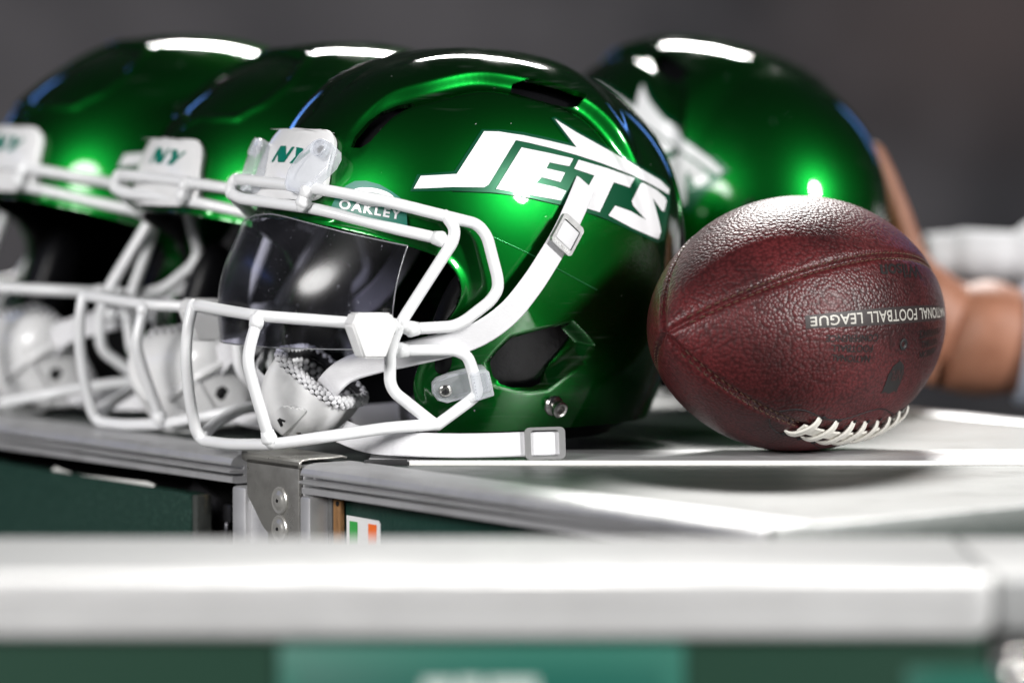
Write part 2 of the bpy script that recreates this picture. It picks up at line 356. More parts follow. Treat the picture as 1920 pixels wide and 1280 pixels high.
# left-hand bay: open flap board hanging in a dark opening
tbox('bay_back', TX0, fs(443), .09, .10, ZB, -.0212, DARKIN, 0)
tbox('bay_side', fs(443) - .008, fs(443) - .001, .0205, .09, ZB, -.0212, DARKIN, 0)
bz = [face_pt(-260, 828, -.004), face_pt(0, 868, -.004), face_pt(358, 926, -.004)]
dl = prism('flap_board', [(TX0 + .02, bz[0][1] + .05), bz[1], bz[2], (bz[2][0], -.3), (TX0 + .02, -.3)], tp(0, .0, 0), E1, UP, FN, -.016, -.004, BOARD, trunk, .0006)
prism('board_edge', [(bz[2][0] + .0002, bz[2][1] - .0005), (bz[2][0] + .0060, bz[2][1] - .0005), (bz[2][0] + .0060, -.3), (bz[2][0] + .0002, -.3)], tp(0, 0, 0), E1, UP, FN, -.017, -.005, PLYEDGE, dl, .0006)
p0, p1 = face_pt(92, 880, -.006), face_pt(284, 911, -.006)
prism('paper_strip', [(p0[0], p0[1] + .0005), (p0[0] + .004, p0[1] + .0022), (p0[0] + .03, p0[1] - .001), (p1[0] - .01, p1[1] + .0022), (p1[0], p1[1] + .0008), (p1[0] - .004, p1[1] - .004), (p0[0], p0[1] - .005)], tp(0, 0, 0), E1, UP, FN, -.0095, -.0088, PAPER, dl, 0)
s, z = face_pt(330, 912, -.03)
prism('inner_divider', [(s - .03, z - .03), (s - .002, z + .004), (s + .028, z - .008), (s + .028, z - .03)], tp(0, .05, 0), E1, UP, FN, 0, .004, mat('dark_divider', (.03, .03, .034), .6), trunk, 0)
s0, z0 = face_pt(414, 945, -.02); s1, z1 = face_pt(428, 980, -.02)
lt = tbox('latch', s0, s1, .0215, .026, z1, z0, mat('dark_latch_metal', (.10, .10, .11), .3, .9), .0012)
V, F = tube_geo([tp((s0 + s1) / 2, .022, z1 - .001), tp((s0 + s1) / 2, .022, z1 - .012)], .0022, 10); mk('latch_pin', V, F, MATS['dark_latch_metal'], lt)
# flat strip across the lid, ball and strap rest on it
L0 = at_z(682, 866); L1 = at_z(2500, 868); K0 = at_z(700, 846); K1 = at_z(2300, 846)
def lid(name, p, y0, y1, z0, z1, m, bev=.0004):
    return boxb(name, np.array([(p[0] + p[1]) / 2, (y0 + y1) / 2, (z0 + z1) / 2]) - TL, (CR, [0, 1, 0], UP), ((p[1] - p[0]) / 2, (y1 - y0) / 2, (z1 - z0) / 2), m, trunk, bev)
yF = at_z(960, 867)[1]; yB = at_z(960, 845)[1]
lid('lid_strip', (at_z(690, 866)[0], .62), yF, yB, -.002, .0008, ALU)
lid('lid_strip_lip', (at_z(768, 866)[0], .62), yF - .0025, yF - .0002, -.002, .0016, mat('strip_edge', (.78, .77, .74), .5), .0003)
lid('dark_lip_break', (at_z(684, 866)[0], at_z(764, 866)[0]), yF - .003, yF - .0003, -.002, .0022, RUBBER, .0003)  # black bar where the white lip line breaks off

# trunk in front, out of focus
FY0, FY1 = at_z(960, 1088)[1], at_z(960, 1004)[1]
ft = empty('front_trunk', (0, FY0, GZ), 0, 'blurred trunk across the foreground with aluminium rail and teal name plate', 'trunk'); FTL = np.array([0, FY0, GZ])
def fbox(name, x0, x1, y0, y1, z0, z1, m, bev=.001, seg=2):
    return boxb(name, np.array([(x0 + x1) / 2, (y0 + y1) / 2, (z0 + z1) / 2]) - FTL, (CR, [0, 1, 0], UP), ((x1 - x0) / 2, (y1 - y0) / 2, (z1 - z0) / 2), m, ft, bev, seg)
fx = at_depth(1868, 1100, FY0)[0]
ALU2 = mat('bright_aluminium', (.54, .54, .54), .46, .35, rough_var=(14, .40, .6), bump=(60, .1, .002), var=(16, (.46, .46, .46), .42, .72, (.5, 1, 2)))
PALE = mat('pale_lid_laminate', (.27, .275, .275), .5, spec=.25, rough_var=(10, .40, .60), var=(14, (.28, .285, .285), .4, .7, (.35, 2, 1)))
fbox('lid_panel', -.62, fx, FY0 + .03, FY1, -.03, -.001, PALE, .0005)
V, F = [], []
fr = [(.03, 0), (.0018, 0), (.0004, -.0006), (0, -.002), (0, -.0095), (.0015, -.0105), (.0015, -.0120), (-.0008, -.0130), (-.0008, -.0265), (.001, -.0285), (.03, -.0285)]
def frail(x0, x1, round_=0):
    V = []; F = []; n = len(fr); st = [x0, x1] if not round_ else [x0, x1 - .012, x1 - .006, x1 - .002, x1]
    for i, x in enumerate(st):
        q = 0 if not round_ else [0, 0, .0012, .004, .010][i]
        for y, z in fr: V.append(np.array([x, FY0 + y + (q if y < .03 else 0), z + (q if z < -.02 else 0)]) - FTL)
    for i in range(len(st) - 1):
        for k in range(n - 1): F.append((i * n + k, i * n + k + 1, (i + 1) * n + k + 1, (i + 1) * n + k))
    F.append(tuple(range(n))[::-1]); F.append(tuple(range((len(st) - 1) * n, len(st) * n)))
    return mk('front_rail', V, F, ALU2, ft, True, 30)
frail(-.62, fx, 1)
fbox('front_panel', -.62, fx - .004, FY0 + .006, FY0 + .018, -.8, -.0288, mat('green_front_panel', (.006, .032, .018), .6, spec=.2, bump=(200, .3, .001)), .0004)
lx0, lx1 = at_depth(522, 1220, FY0)[0], at_depth(1284, 1220, FY0)[0]; lz = at_depth(960, 1208, FY0)[2]
lbp = fbox('name_plate', lx0, lx1, FY0 + .0035, FY0 + .006, lz - .06, lz, mat('teal_plate', (.012, .115, .082), .5), .0008)
li = fbox('plate_inset', lx0 + .012, lx1 - .012, FY0 + .0028, FY0 + .0034, lz - .055, lz - .011, mat('deep_teal', (.0, .085, .060), .5), .0002); li.parent = lbp; li.location = (0, 0, 0)
for px0, px1, up in ((792, 850, 2), (858, 905, 4), (915, 1008, 3)):
    x0, x1 = at_depth(px0, 1270, FY0)[0], at_depth(px1, 1270, FY0)[0]; z = at_depth(960, 1276 - up, FY0)[2]
    q = fbox('plate_mark', x0, x1, FY0 + .0020, FY0 + .0026, z - .02, z, mat('faded_white_print', (.42, .50, .47), .5), .0002); q.parent = lbp
fbox('corner_cap', fx - .002, fx + .022, FY0 + .004, FY0 + .05, -.8, -.030, mat('dark_corner_steel', (.05, .052, .05), .5, .3), .004, 3)
fbox('end_lid', fx + .0005, fx + .10, FY0 + .010, FY1, -.028, -.0008, PALE, .004, 3)
# trunk at the right edge with ball corner
rt = empty('side_trunk', (fx + .08, FY0, GZ), 0, 'blurred dark trunk with white ball corner at the lower right edge', 'trunk'); RTL = np.array([fx + .08, FY0, GZ])
boxb('body', np.array([fx + .16, FY0 - .03, -.47]) - RTL, (CR, [0, 1, 0], UP), (.13, .05, .40), mat('dark_grey_case', (.045, .047, .045), .5), rt, .006, 3)
c = at_depth(1910, 1268, FY0 - .09); V, F = [], []
bmx = bmesh.new(); bmesh.ops.create_uvsphere(bmx, u_segments=24, v_segments=16, radius=.011, matrix=Matrix.Translation(Vector(c - RTL))); bm_obj('ball_corner', bmx, STEEL, rt, True, 60)
c = at_depth(1790, 1290, FY0 - .03); boxb('corner_badge', c - RTL, (CR, [0, 1, 0], UP), (.024, .002, .010), mat('teal_badge', (.012, .10, .07), .4), rt, .0015)

# ================================================================== HELMETS
PSI = R(35); HD = 2.68
Hp = np.array([(872 - 960) / FPX * HD, HD - 2.6, 0.0]); Fv = np.array([-math.cos(PSI), -math.sin(PSI), 0]); Lv = np.array([math.sin(PSI), -math.cos(PSI), 0])
M3 = np.stack([Fv, Lv, UP])                    # world -> helmet axes (rows)
def to_loc(p): return M3 @ (np.asarray(p) - Hp)
def to_world(q): return M3.T @ np.asarray(q) + Hp
CAML = to_loc(CAM)
def rayl(px, py): return M3 @ ray(px, py)
def pv(px, py, v):                             # pixel at lateral offset v -> helmet coords
    d = rayl(px, py); t = (v - CAML[1]) / d[1]; return CAML + d * t
WC, AF, AB, BW, CT, CB, PP = .140, .152, .165, .118, .132, .205, 2.15
SC = np.array([0, 0, WC])
def shellF(P):
    P = np.asarray(P, float); u, v, w = P[..., 0], P[..., 1], P[..., 2] - WC
    a = np.where(u > 0, AF, AB); c = np.where(w > 0, CT, CB)
    return (np.abs(u) / a) ** PP + (np.abs(v) / BW) ** PP + (np.abs(w) / c) ** PP
def shellN(P):
    P = np.asarray(P, float); u, v, w = P[0], P[1], P[2] - WC; a = AF if u > 0 else AB; c = CT if w > 0 else CB
    g = lambda x, s: math.copysign(abs(x / s) ** (PP - 1) / s, x)
    return nrm([g(u, a), g(v, BW), g(w, c)])
def hit(px, py):
    d = rayl(px, py); ts = np.linspace(2.2, 3.1, 1800); f = shellF(CAML + d * ts[:, None]) - 1
    k = np.argmax(f < 0)
    if f[k] >= 0: k = int(np.argmin(f)); return CAML + d * ts[k]
    a, b = ts[k - 1], ts[k]
    for _ in range(30):
        m_ = (a + b) / 2
        if shellF(CAML + d * m_) < 1: b = m_
        else: a = m_
    return CAML + d * b
def ho(px, py, off): p = hit(px, py); return p - nrm(rayl(px, py)) * off      # pulled off the shell towards the viewer
def sidemap(P):
    D = np.asarray(P, float) - SC; D = D / np.linalg.norm(D, axis=-1, keepdims=True)
    th = np.arccos(np.clip(np.abs(D[..., 1]), 0, 1)); ph = np.arctan2(D[..., 2], D[..., 0])
    return np.stack([th * np.cos(ph), th * np.sin(ph)], -1) * .14
def sm_poly(pix): return np.array([sidemap(hit(x, y)) for x, y in pix])
def sdf(P, poly, chunk=40000):                 # >0 outside, metres in the side map
    out = np.empty(len(P)); A = poly; Bp = np.roll(poly, -1, 0); E = Bp - A; L2 = (E ** 2).sum(1) + 1e-15
    for i in range(0, len(P), chunk):
        p = P[i:i + chunk][:, None, :]; r = p - A[None]; t = np.clip((r * E).sum(2) / L2, 0, 1)
        d2 = ((r - t[..., None] * E) ** 2).sum(2).min(1)
        y = p[..., 1]; c1 = (A[:, 1] <= y) & (Bp[:, 1] > y); c2 = (A[:, 1] > y) & (Bp[:, 1] <= y)
        cr = E[:, 0] * r[..., 1] - E[:, 1] * r[..., 0]
        wn = (c1 & (cr > 0)).sum(1) - (c2 & (cr < 0)).sum(1)
        out[i:i + chunk] = np.where(wn != 0, -1, 1) * np.sqrt(d2)
    return out
def polydist(P, line, chunk=40000):            # signed distance to an open polyline (left side positive)
    A = line[:-1]; E = line[1:] - A; L2 = (E ** 2).sum(1) + 1e-15; out = np.empty(len(P))
    for i in range(0, len(P), chunk):
        p = P[i:i + chunk][:, None, :]; r = p - A[None]; t = np.clip((r * E).sum(2) / L2, 0, 1); q = r - t[..., None] * E
        d = (q ** 2).sum(2); k = d.argmin(1); ii = np.arange(len(k))
        cr = E[k, 0] * r[ii, k, 1] - E[k, 1] * r[ii, k, 0]; out[i:i + chunk] = np.sign(cr) * np.sqrt(d[ii, k])
    return out
def ss(x, a, b): t = np.clip((x - a) / (b - a), 0, 1); return t * t * (3 - 2 * t)
c6 = lambda L: [(600 + x / 3.692, 320 + y / 3.692) for x, y in L]
c4 = lambda L: [(700 + x / 3.556, 560 + y / 3.556) for x, y in L]
c2 = lambda L: [(750 + x / 3.047, 100 + y / 3.047) for x, y in L]
c5 = lambda L: [(420 + x / 8, 240 + y / 8) for x, y in L]
sh_ = lambda L, dx, dy=0: [(x + dx, y + dy) for x, y in L]
# face opening (near side, traced round the brow, cheek and jaw flap)
op_pix = [(540, 410), (605, 421), (690, 440), (766, 461), (815, 478), (841, 493), (860, 520), (865, 548), (856, 575), (838, 602), (815, 632), (793, 668), (778, 708), (779, 745), (798, 776), (822, 806)]
op = sm_poly(op_pix); brow = sidemap(hit(480, 402)); bl = op[-1]
OPEN = np.concatenate([catmull(op, 6), [bl + (-.006, -.03), (.0, -.26), (.30, -.26), (.34, brow[1] + .002), (brow[0], brow[1])]])
EAR_REC = sm_poly(c4([(735, 425), (800, 345), (910, 240), (1110, 190), (1330, 137), (1420, 225), (1488, 310), (1410, 440), (1290, 530), (1170, 622), (1050, 636), (950, 630), (800, 590), (765, 530)]))
EAR = sm_poly(c4([(778, 440), (850, 350), (930, 272), (1070, 225), (1200, 190), (1262, 192), (1355, 305), (1280, 400), (1190, 500), (1140, 575), (1060, 600), (930, 600), (845, 575), (800, 525)]))
SLOT1 = sm_poly([(657, 277), (665, 256), (690, 226), (715, 207), (745, 193), (772, 187), (778, 196), (756, 206), (735, 220), (712, 246), (694, 266), (676, 277)])
SLOT2 = sm_poly(c2([(640, 176), (760, 178), (880, 206), (990, 246), (1050, 268), (1020, 300), (900, 280), (800, 262), (720, 232), (640, 205)]))
RIDGE = catmull(sm_poly([(560, 330), (600, 300), (648, 272), (662, 248), (690, 219), (740, 187), (800, 168), (885, 150), (950, 155), (1030, 174), (1100, 205), (1165, 275), (1205, 350), (1225, 430)]), 6)
UPANEL = np.concatenate([sm_poly([(576, 222), (640, 224), (684, 224), (700, 214), (735, 200), (786, 164), (812, 130), (824, 112)]), [(.10, .30), (.32, .30), (.32, .1)]])

def clip(V, T, f):
    ins = f > 0; cnt = ins[T].sum(1); keep = [T[cnt == 3]]; newV = []; edge = {}; n0 = len(V); extra = []
    def cut(a, b):
        k = (a, b) if a < b else (b, a)
        if k not in edge:
            t = f[a] / (f[a] - f[b]); edge[k] = n0 + len(newV); newV.append(V[a] + (V[b] - V[a]) * t)
        return edge[k]
    for tri in T[(cnt == 1) | (cnt == 2)]:
        tri = [int(x) for x in tri]; out = []
        for i in range(3):
            a, b = tri[i], tri[(i + 1) % 3]
            if ins[a]: out.append(a)
            if ins[a] != ins[b]: out.append(cut(a, b))
        for i in range(1, len(out) - 1): extra.append((out[0], out[i], out[i + 1]))
    T2 = np.concatenate(keep + [np.array(extra, int).reshape(-1, 3)]); V2 = np.concatenate([V, np.array(newV).reshape(-1, 3)]) if newV else V
    used = np.unique(T2); mp = -np.ones(len(V2), int); mp[used] = np.arange(len(used)); return V2[used], mp[T2]
def vnormals(V, T):
    fn = np.cross(V[T[:, 1]] - V[T[:, 0]], V[T[:, 2]] - V[T[:, 0]]); N = np.zeros_like(V)
    for k in range(3): np.add.at(N, T[:, k], fn)
    return N / (np.linalg.norm(N, axis=1)[:, None] + 1e-15)
_ICO = {}
def ico(level):
    if level not in _ICO:
        bm = bmesh.new(); bmesh.ops.create_icosphere(bm, subdivisions=level, radius=1); bm.verts.index_update()
        _ICO[level] = (np.array([v.co[:] for v in bm.verts]), np.array([[v.index for v in f.verts] for f in bm.faces])); bm.free()
    return _ICO[level]
def shell_mesh(level, kind, scale=1.0, wbot=.016, grow=0.0, vents=True, thick=.004, open_=True):
    D, T = ico(level); D = D / np.linalg.norm(D, axis=1)[:, None]
    P = D * (shellF(D + SC) ** (-1 / PP))[:, None] * scale; V = P + SC; sm = sidemap(V)
    f = V[:, 2] - wbot
    if open_: f = np.minimum(f, sdf(sm, OPEN) - grow)
    disp = np.zeros(len(V))
    if vents:
        er = sdf(sm, EAR_REC); eh = sdf(sm, EAR); f = np.minimum(f, eh)
        disp -= .0075 * ss(-er, 0, .011)
        rd = -polydist(sm, RIDGE)
        lip_ = sdf(sm, OPEN)
        disp += .0018 * (1 - ss(lip_, .0, .006)) * (sm[:, 0] > 0)            # rolled lip of the face opening
        if kind == 'A':
            s1 = sdf(sm, SLOT1); s2 = sdf(sm, SLOT2); f = np.minimum(f, np.minimum(s1, s2))
            along = ss(sm[:, 0], -.098, -.066) * ss(.165 - sm[:, 0], .0, .06)
            disp += .0046 * ss(rd, -.003, .0035) * (1 - .75 * ss(rd, .01, .09)) * along
            disp -= .0030 * (1 - ss(np.abs(rd + .006), 0, .010)) * along      # trough beside the crown ridge
        else:
            up_ = sdf(sm, UPANEL); disp -= .0042 * ss(-up_, -.0005, .0045)
            disp += .0016 * (1 - ss(np.abs(up_ - .003), 0, .005))
        back = ss(-sm[:, 0], .135, .165) * ss(sm[:, 1] + .11, 0, .05)
        vv = np.abs(V[:, 1]); disp -= .0000 * (1 - ss(np.abs(vv - .050), .0, .016)) * ss(-V[:, 0], .07, .11) * ss(V[:, 2], .09, .13)   # creases on the back
    V = V + D * disp[:, None]
    return clip(V, T, f)
def shell_obj(name, level, kind, m, parent, thick=.004, **kw):
    V, T = shell_mesh(level, kind, **kw); N = vnormals(V, T); n = len(V); Vi = V - N * thick
    e = np.concatenate([T[:, [0, 1]], T[:, [1, 2]], T[:, [2, 0]]]); key = np.sort(e, 1); k64 = key[:, 0].astype(np.int64) * (n + 1) + key[:, 1]
    u, ix, ct = np.unique(k64, return_index=True, return_counts=True); be = e[ix[ct == 1]]
    bv = np.unique(be); bmap = {int(b): i for i, b in enumerate(bv)}; nb = len(bv)
    Vall = np.concatenate([V, Vi, V[bv], Vi[bv]]); Ti = T[:, ::-1] + n
    me = bpy.data.meshes.new(name); F = T.tolist() + Ti.tolist()
    rim = [(2 * n + bmap[int(b)], 2 * n + bmap[int(a)], 2 * n + nb + bmap[int(a)], 2 * n + nb + bmap[int(b)]) for a, b in be]
    me.from_pydata(Vall.tolist(), [], F + rim); me.materials.append(m); me.materials.append(BLACK)
    mi = np.zeros(len(F) + len(rim), int); mi[len(T):2 * len(T)] = 1; me.polygons.foreach_set('material_index', mi)
    me.polygons.foreach_set('use_smooth', [True] * (len(F) + len(rim))); me.update()
    o = bpy.data.objects.new(name, me); COL.objects.link(o); o.parent = parent
    return o, V, T

RZ = math.pi + PSI
def helmet_root(label, loc, rz, sc=1.0):
    o = empty('football_helmet', loc, rz, label, 'helmet', 'green football helmets on the trunk'); o.scale = (sc,) * 3; return o
H1 = helmet_root('nearest green helmet with dark visor and white mask beside the ball', Hp, RZ)

SHELL_A, VA, TA = shell_obj('shell', 8, 'A', GREEN, H1)
BVH = BVHTree.FromPolygons(VA.tolist(), TA.tolist())
def drop(px, py):
    d = Vector(rayl(px, py)).normalized(); h = BVH.ray_cast(Vector(CAML), d)
    if h[0] is None: return hit(px, py)
    return np.array(h[0])
def lay(name, Vp, F, off, m, parent, th=None, rim=None):
    """pixel-space triangles laid on the shell; th adds thickness walls"""
    P = np.array([drop(x, y) for x, y in Vp]); N = np.array([shellN(p) for p in P]); top = P + N * off
    if th is None: return mk(name, top, F, m, parent, True)
    bot = P + N * (off - th); n = len(P); cnt = {}
    for f in F:
        for i in range(len(f)):
            a, b = f[i], f[(i + 1) % len(f)]; cnt.setdefault((min(a, b), max(a, b)), []).append((a, b))
    G = [tuple(f) for f in F] + [tuple(i + n for i in f[::-1]) for f in F]; V = list(top) + list(bot)
    for k, l in cnt.items():
        if len(l) == 1: a, b = l[0]; G.append((a, a + n, b + n, b))
    o = mk(name, V, G, m, parent, True, 50); bm = bmesh.new(); bm.from_mesh(o.data); bmesh.ops.recalc_face_normals(bm, faces=bm.faces); bm.to_mesh(o.data); bm.free()
    o.data.set_sharp_from_angle(angle=R(50)); return o
def decal(name, polys, off, m, parent, th=None, ml=7):
    V, F = tri_fill(polys, ml); F = [f if np.cross(V[f[1]] - V[f[0]], V[f[2]] - V[f[0]]) < 0 else f[::-1] for f in F]
    return lay(name, V, F, off, m, parent, th)
def text_decal(name, body, px, py, wpx, hpx, ang, off, m, parent, shear=0., bold=0., spacing=1., ml=.12):
    V, F = text_fill(body, ml, 1., bold, spacing); w = V.max(0) - V.min(0); ca, sa = math.cos(R(ang)), math.sin(R(ang))
    X = V[:, 0] / w[0] * wpx; Y = -V[:, 1] / w[1] * hpx; X = X - Y * shear
    return lay(name, np.stack([px + X * ca - Y * sa, py + X * sa + Y * ca], 1), F, off, m, parent)

# ---- word mark on the side
OUT = c2([(58, 790), (98, 694), (308, 676), (466, 437), (580, 438), (700, 453), (850, 486), (972, 516), (862, 374), (884, 366), (1010, 443), (1210, 553), (1360, 638), (1500, 720), (1540, 765), (1536, 870), (1505, 1066), (1470, 1084), (1180, 950), (1128, 928), (1000, 893), (920, 868), (720, 822), (540, 797), (300, 786)])
dbase = decal('decal_border', [OUT], .0006, DECALG, SHELL_A)
JET = c2([(78, 775), (118, 703), (322, 692), (478, 450), (560, 452), (700, 473), (850, 505), (1005, 542), (880, 380), (1005, 458), (1200, 565), (1350, 650), (1480, 728), (1530, 778), (1528, 808), (1440, 757), (1330, 702), (1150, 632), (1000, 583), (850, 543), (720, 512), (658, 500), (504, 752), (478, 768), (300, 766), (150, 773)])
EE = c2([(690, 542), (840, 572), (985, 605), (962, 648), (850, 626), (832, 660), (938, 684), (912, 738), (805, 710), (775, 742), (885, 766), (945, 788), (915, 842), (720, 808), (545, 777)])
TT = c2([(1015, 612), (1180, 660), (1335, 715), (1305, 768), (1215, 738), (1135, 908), (1010, 872), (1105, 700), (990, 662)])
c3b = lambda L: [(1000 + x / 5.817, 300 + y / 5.817) for x, y in L]
SSs = c3b([(1160, 255), (1190, 255), (1330, 330), (1420, 410), (1440, 450), (1415, 555), (1392, 562), (1290, 420), (1360, 680), (1378, 780), (1352, 862), (1300, 845), (1060, 740), (808, 605), (880, 500), (1050, 560), (1215, 655), (1075, 500), (1060, 450)])
for p in (JET, EE, TT, SSs): decal('decal_letter', [p], .0011, DECALW, SHELL_A)
# panel seams: thin raised / engraved lines
SEAM = mat('panel_seam', (.0, .035, .008), .4, .6)
def seam(pts, r=.0004, m=SEAM):
    P = [drop(*p) + shellN(drop(*p)) * .0001 for p in catmull(pts, 6)]; V, F = tube_geo(P, r, 6); return mk('panel_seam', V, F, m, SHELL_A)
seam(c2([(300, 789), (540, 800), (720, 826), (940, 875)])); seam(c2([(1075, 912), (1180, 950), (1320, 1000)]))
seam(c6([(1180, 450), (1460, 580), (1610, 660), (1915, 825)]), .00045, mat('seam_light', (.05, .35, .12), .3, .8))

# ---- brow bumper (white), monogram
def shell_u(v, w):
    q = 1 - (abs(v) / BW) ** PP - (abs(w - WC) / (CT if w > WC else CB)) ** PP; return AF * max(q, 1e-6) ** (1 / PP)
def rrect(w, h, r, n=6):
    out = []
    for cx, cy, a0_ in ((w - r, h - r, 0), (-w + r, h - r, 90), (-w + r, -h + r, 180), (w - r, -h + r, 270)):
        for k in range(n + 1): a = R(a0_ + 90 * k / n); out.append((cx + r * math.cos(a), cy + r * math.sin(a)))
    return out
bw0, bw1 = .170, .214
bp = [(x * (1 + .10 * (-y / .022)), y + (bw0 + bw1) / 2) for x, y in rrect(.041, (bw1 - bw0) / 2, .012)]
Vb, Fb = tri_fill([bp], .006); Fb = [f if np.cross(Vb[f[1]] - Vb[f[0]], Vb[f[2]] - Vb[f[0]]) > 0 else f[::-1] for f in Fb]
def plate_vw(name, Vb, Fb, off, th, m, parent, flipv=False):
    P = np.array([(shell_u(v, w), v, w) for v, w in Vb]); N = np.array([shellN(p) for p in P]); top = P + N * off; bot = P + N * (off - th); n = len(P); cnt = {}
    for f in Fb:
        for i in range(3): a, b = f[i], f[(i + 1) % 3]; cnt.setdefault((min(a, b), max(a, b)), []).append((a, b))
    G = [tuple(f) for f in Fb] + [tuple(i + n for i in f[::-1]) for f in Fb]
    for l in cnt.values():
        if len(l) == 1: a, b = l[0]; G.append((a, a + n, b + n, b))
    bm = bmesh.new(); vs = [bm.verts.new(v) for v in list(top) + list(bot)]
    for g in G: bm.faces.new([vs[i] for i in g])
    bmesh.ops.recalc_face_normals(bm, faces=bm.faces); E = [e for e in bm.edges if e.is_manifold and e.calc_face_angle(0) > R(55)]
    bmesh.ops.bevel(bm, geom=E, offset=min(.0012, th * .3), segments=3, affect='EDGES', profile=.6)
    return bm_obj(name, bm, m, parent, True, 50)
DWB = -.0085
BUMPER = plate_vw('brow_bumper', Vb, Fb, .0068, .006, WHITEP, H1)
BUMPER_B = None
NYN = sh_(c5([(705, 555), (840, 330), (915, 330), (915, 465), (1000, 345), (1040, 345), (890, 560), (800, 560), (800, 440), (735, 555)]), 17, 2)
NYY = sh_(c5([(965, 575), (1050, 480), (1065, 350), (1160, 365), (1150, 465), (1245, 385), (1285, 395), (1120, 520), (1050, 585)]), 17, 2)
def bumper_decal(poly, parent, dw=0.0):
    V, F = tri_fill([poly], 4); P = [hit(x, y) for x, y in V]
    if dw: P = [np.array([shell_u(p[1], p[2] + dw), p[1], p[2] + dw]) for p in P]
    P = [p + shellN(p) * .0073 for p in P]; F = [f if np.cross(V[f[1]] - V[f[0]], V[f[2]] - V[f[0]]) < 0 else f[::-1] for f in F]
    return mk('monogram_letter', P, F, TEAL, parent, True)
for p in (NYN, NYY): bumper_decal(p, BUMPER)

# ---- facemask
RB = .0040
b1 = [pv(441, 336, -.045), pv(470, 338, -.025), pv(515, 343, 0), ho(600, 355, .016), ho(668, 367, .015), ho(735, 380, .014), ho(830, 404, .013), ho(895, 420, .012), ho(913, 442, .012), ho(933, 520, .012), ho(934, 542, .012), ho(920, 564, .012), ho(871, 602, .012), ho(849, 612, .012), pv(762, 617, .102)]
b2 = [pv(432, 362, -.048), pv(452, 373, -.036), pv(515, 381, 0), pv(600, 393, .045), pv(735, 428, .084), ho(835, 450, .011)]
b3 = [ho(836, 404, .013), ho(853, 428, .013), ho(850, 452, .013), pv(795, 537, .106), pv(752, 604, .101), pv(732, 650, .098), pv(731, 717, .096), pv(740, 736, .096), pv(807, 789, .101), pv(819, 797, .102)]
b4 = [pv(361, 571, -.036), pv(423, 582, 0), pv(485, 592, .036), pv(657, 605, .088), pv(745, 612, .101)]
b5 = [pv(375, 820, -.040), pv(384, 827, -.036), pv(432, 833, -.005), pv(511, 833, .037), pv(620, 817, .072), pv(732, 801, .094), pv(790, 797, .101), pv(819, 796, .102)]
b6 = [pv(742, 657, .098), pv(800, 656, .103), ho(852, 656, .012), ho(876, 666, .012), ho(886, 692, .012), ho(896, 738, .012), ho(880, 752, .012), pv(819, 797, .102)]
v1 = [pv(361, 571, -.036), pv(352, 612, -.036), pv(348, 665, -.037), pv(354, 740, -.039), pv(367, 806, -.041), pv(375, 820, -.041)]
v2 = [pv(485, 592, .036), pv(470, 642, .037), pv(464, 676, .037), pv(477, 729, .037), pv(507, 830, .037)]
lk = [pv(580, 350, .040), pv(566, 388, .036)]
lk2 = [pv(441, 336, -.045), pv(434, 348, -.048), pv(432, 362, -.048)]
mir = lambda P: [np.array([p[0], -p[1], p[2]]) for p in P]
far1 = [b1[0]] + mir(b1[4:]); far2 = [b2[0]] + mir(b2[4:]); far4 = [b4[0]] + mir(b4[3:]); far5 = [b5[0]] + mir(b5[4:])
BARS = [(far1[::-1] + b1[1:], .016), (far2[::-1] + b2[1:], .014), (b3, .011), (mir(b3), .011), (far4[::-1] + b4[1:], .012), (b5, .010), (far5, .010), (b6, .013), (mir(b6), .013), (v1, .010), (v2, .010), (lk, .01), (lk2, .01)]
g = [tube_geo(fillet(P, r, 7), RB, 16) for P, r in BARS]
MASK = mk('facemask', *g[0], WHITE, H1)
for q in g[1:]: mk('mask_bar', *q, WHITE, MASK)
# weld beads where bars meet
for P, q in ((b2[-1], b2[-2]), (b4[2], v2[1]), (v2[-1], v2[-2]), (lk[0], lk[1]), (lk[1], lk[0]), (b1[-1], b1[-2]), (b6[0], b6[1]), (b4[-1], b4[-2])):
    a_ = nrm(q - P); bead = lathe_geo([(.0002, -.003), (.0052, .0010), (.0056, .0030), (.0050, .0055), (.0044, .0085)], P, a_, 16); mk('weld_bead', *bead, WHITE, MASK)

# ---- visor with tinted shield
VIS = bpy.data.materials.new('tinted_visor'); VIS.use_nodes = True; nt = VIS.node_tree; nt.nodes.clear()
o_ = nt.nodes.new('ShaderNodeOutputMaterial'); mx = nt.nodes.new('ShaderNodeMixShader'); tr = nt.nodes.new('ShaderNodeBsdfTransparent'); gl = nt.nodes.new('ShaderNodeBsdfGlossy'); fr_ = nt.nodes.new('ShaderNodeFresnel')
tr.inputs[0].default_value = (.50, .50, .60, 1); gl.inputs['Roughness'].default_value = .19; fr_.inputs[0].default_value = 1.52
ndf = nt.nodes.new('ShaderNodeBsdfDiffuse'); ndf.inputs[0].default_value = (.50, .50, .60, 1); mx2 = nt.nodes.new('ShaderNodeMixShader')
tcv = nt.nodes.new('ShaderNodeTexCoord'); nv = nt.nodes.new('ShaderNodeTexNoise'); nv.inputs['Scale'].default_value = 420; nv.inputs['Detail'].default_value = 3; nt.links.new(tcv.outputs['Object'], nv.inputs['Vector'])
nv2 = nt.nodes.new('ShaderNodeTexNoise'); nv2.inputs['Scale'].default_value = 22; nv2.inputs['Detail'].default_value = 6; nt.links.new(tcv.outputs['Object'], nv2.inputs['Vector'])
r1 = nt.nodes.new('ShaderNodeMapRange'); r1.inputs[1].default_value = .66; r1.inputs[2].default_value = .76; r1.inputs[3].default_value = 0; r1.inputs[4].default_value = .22; nt.links.new(nv.outputs[0], r1.inputs[0])
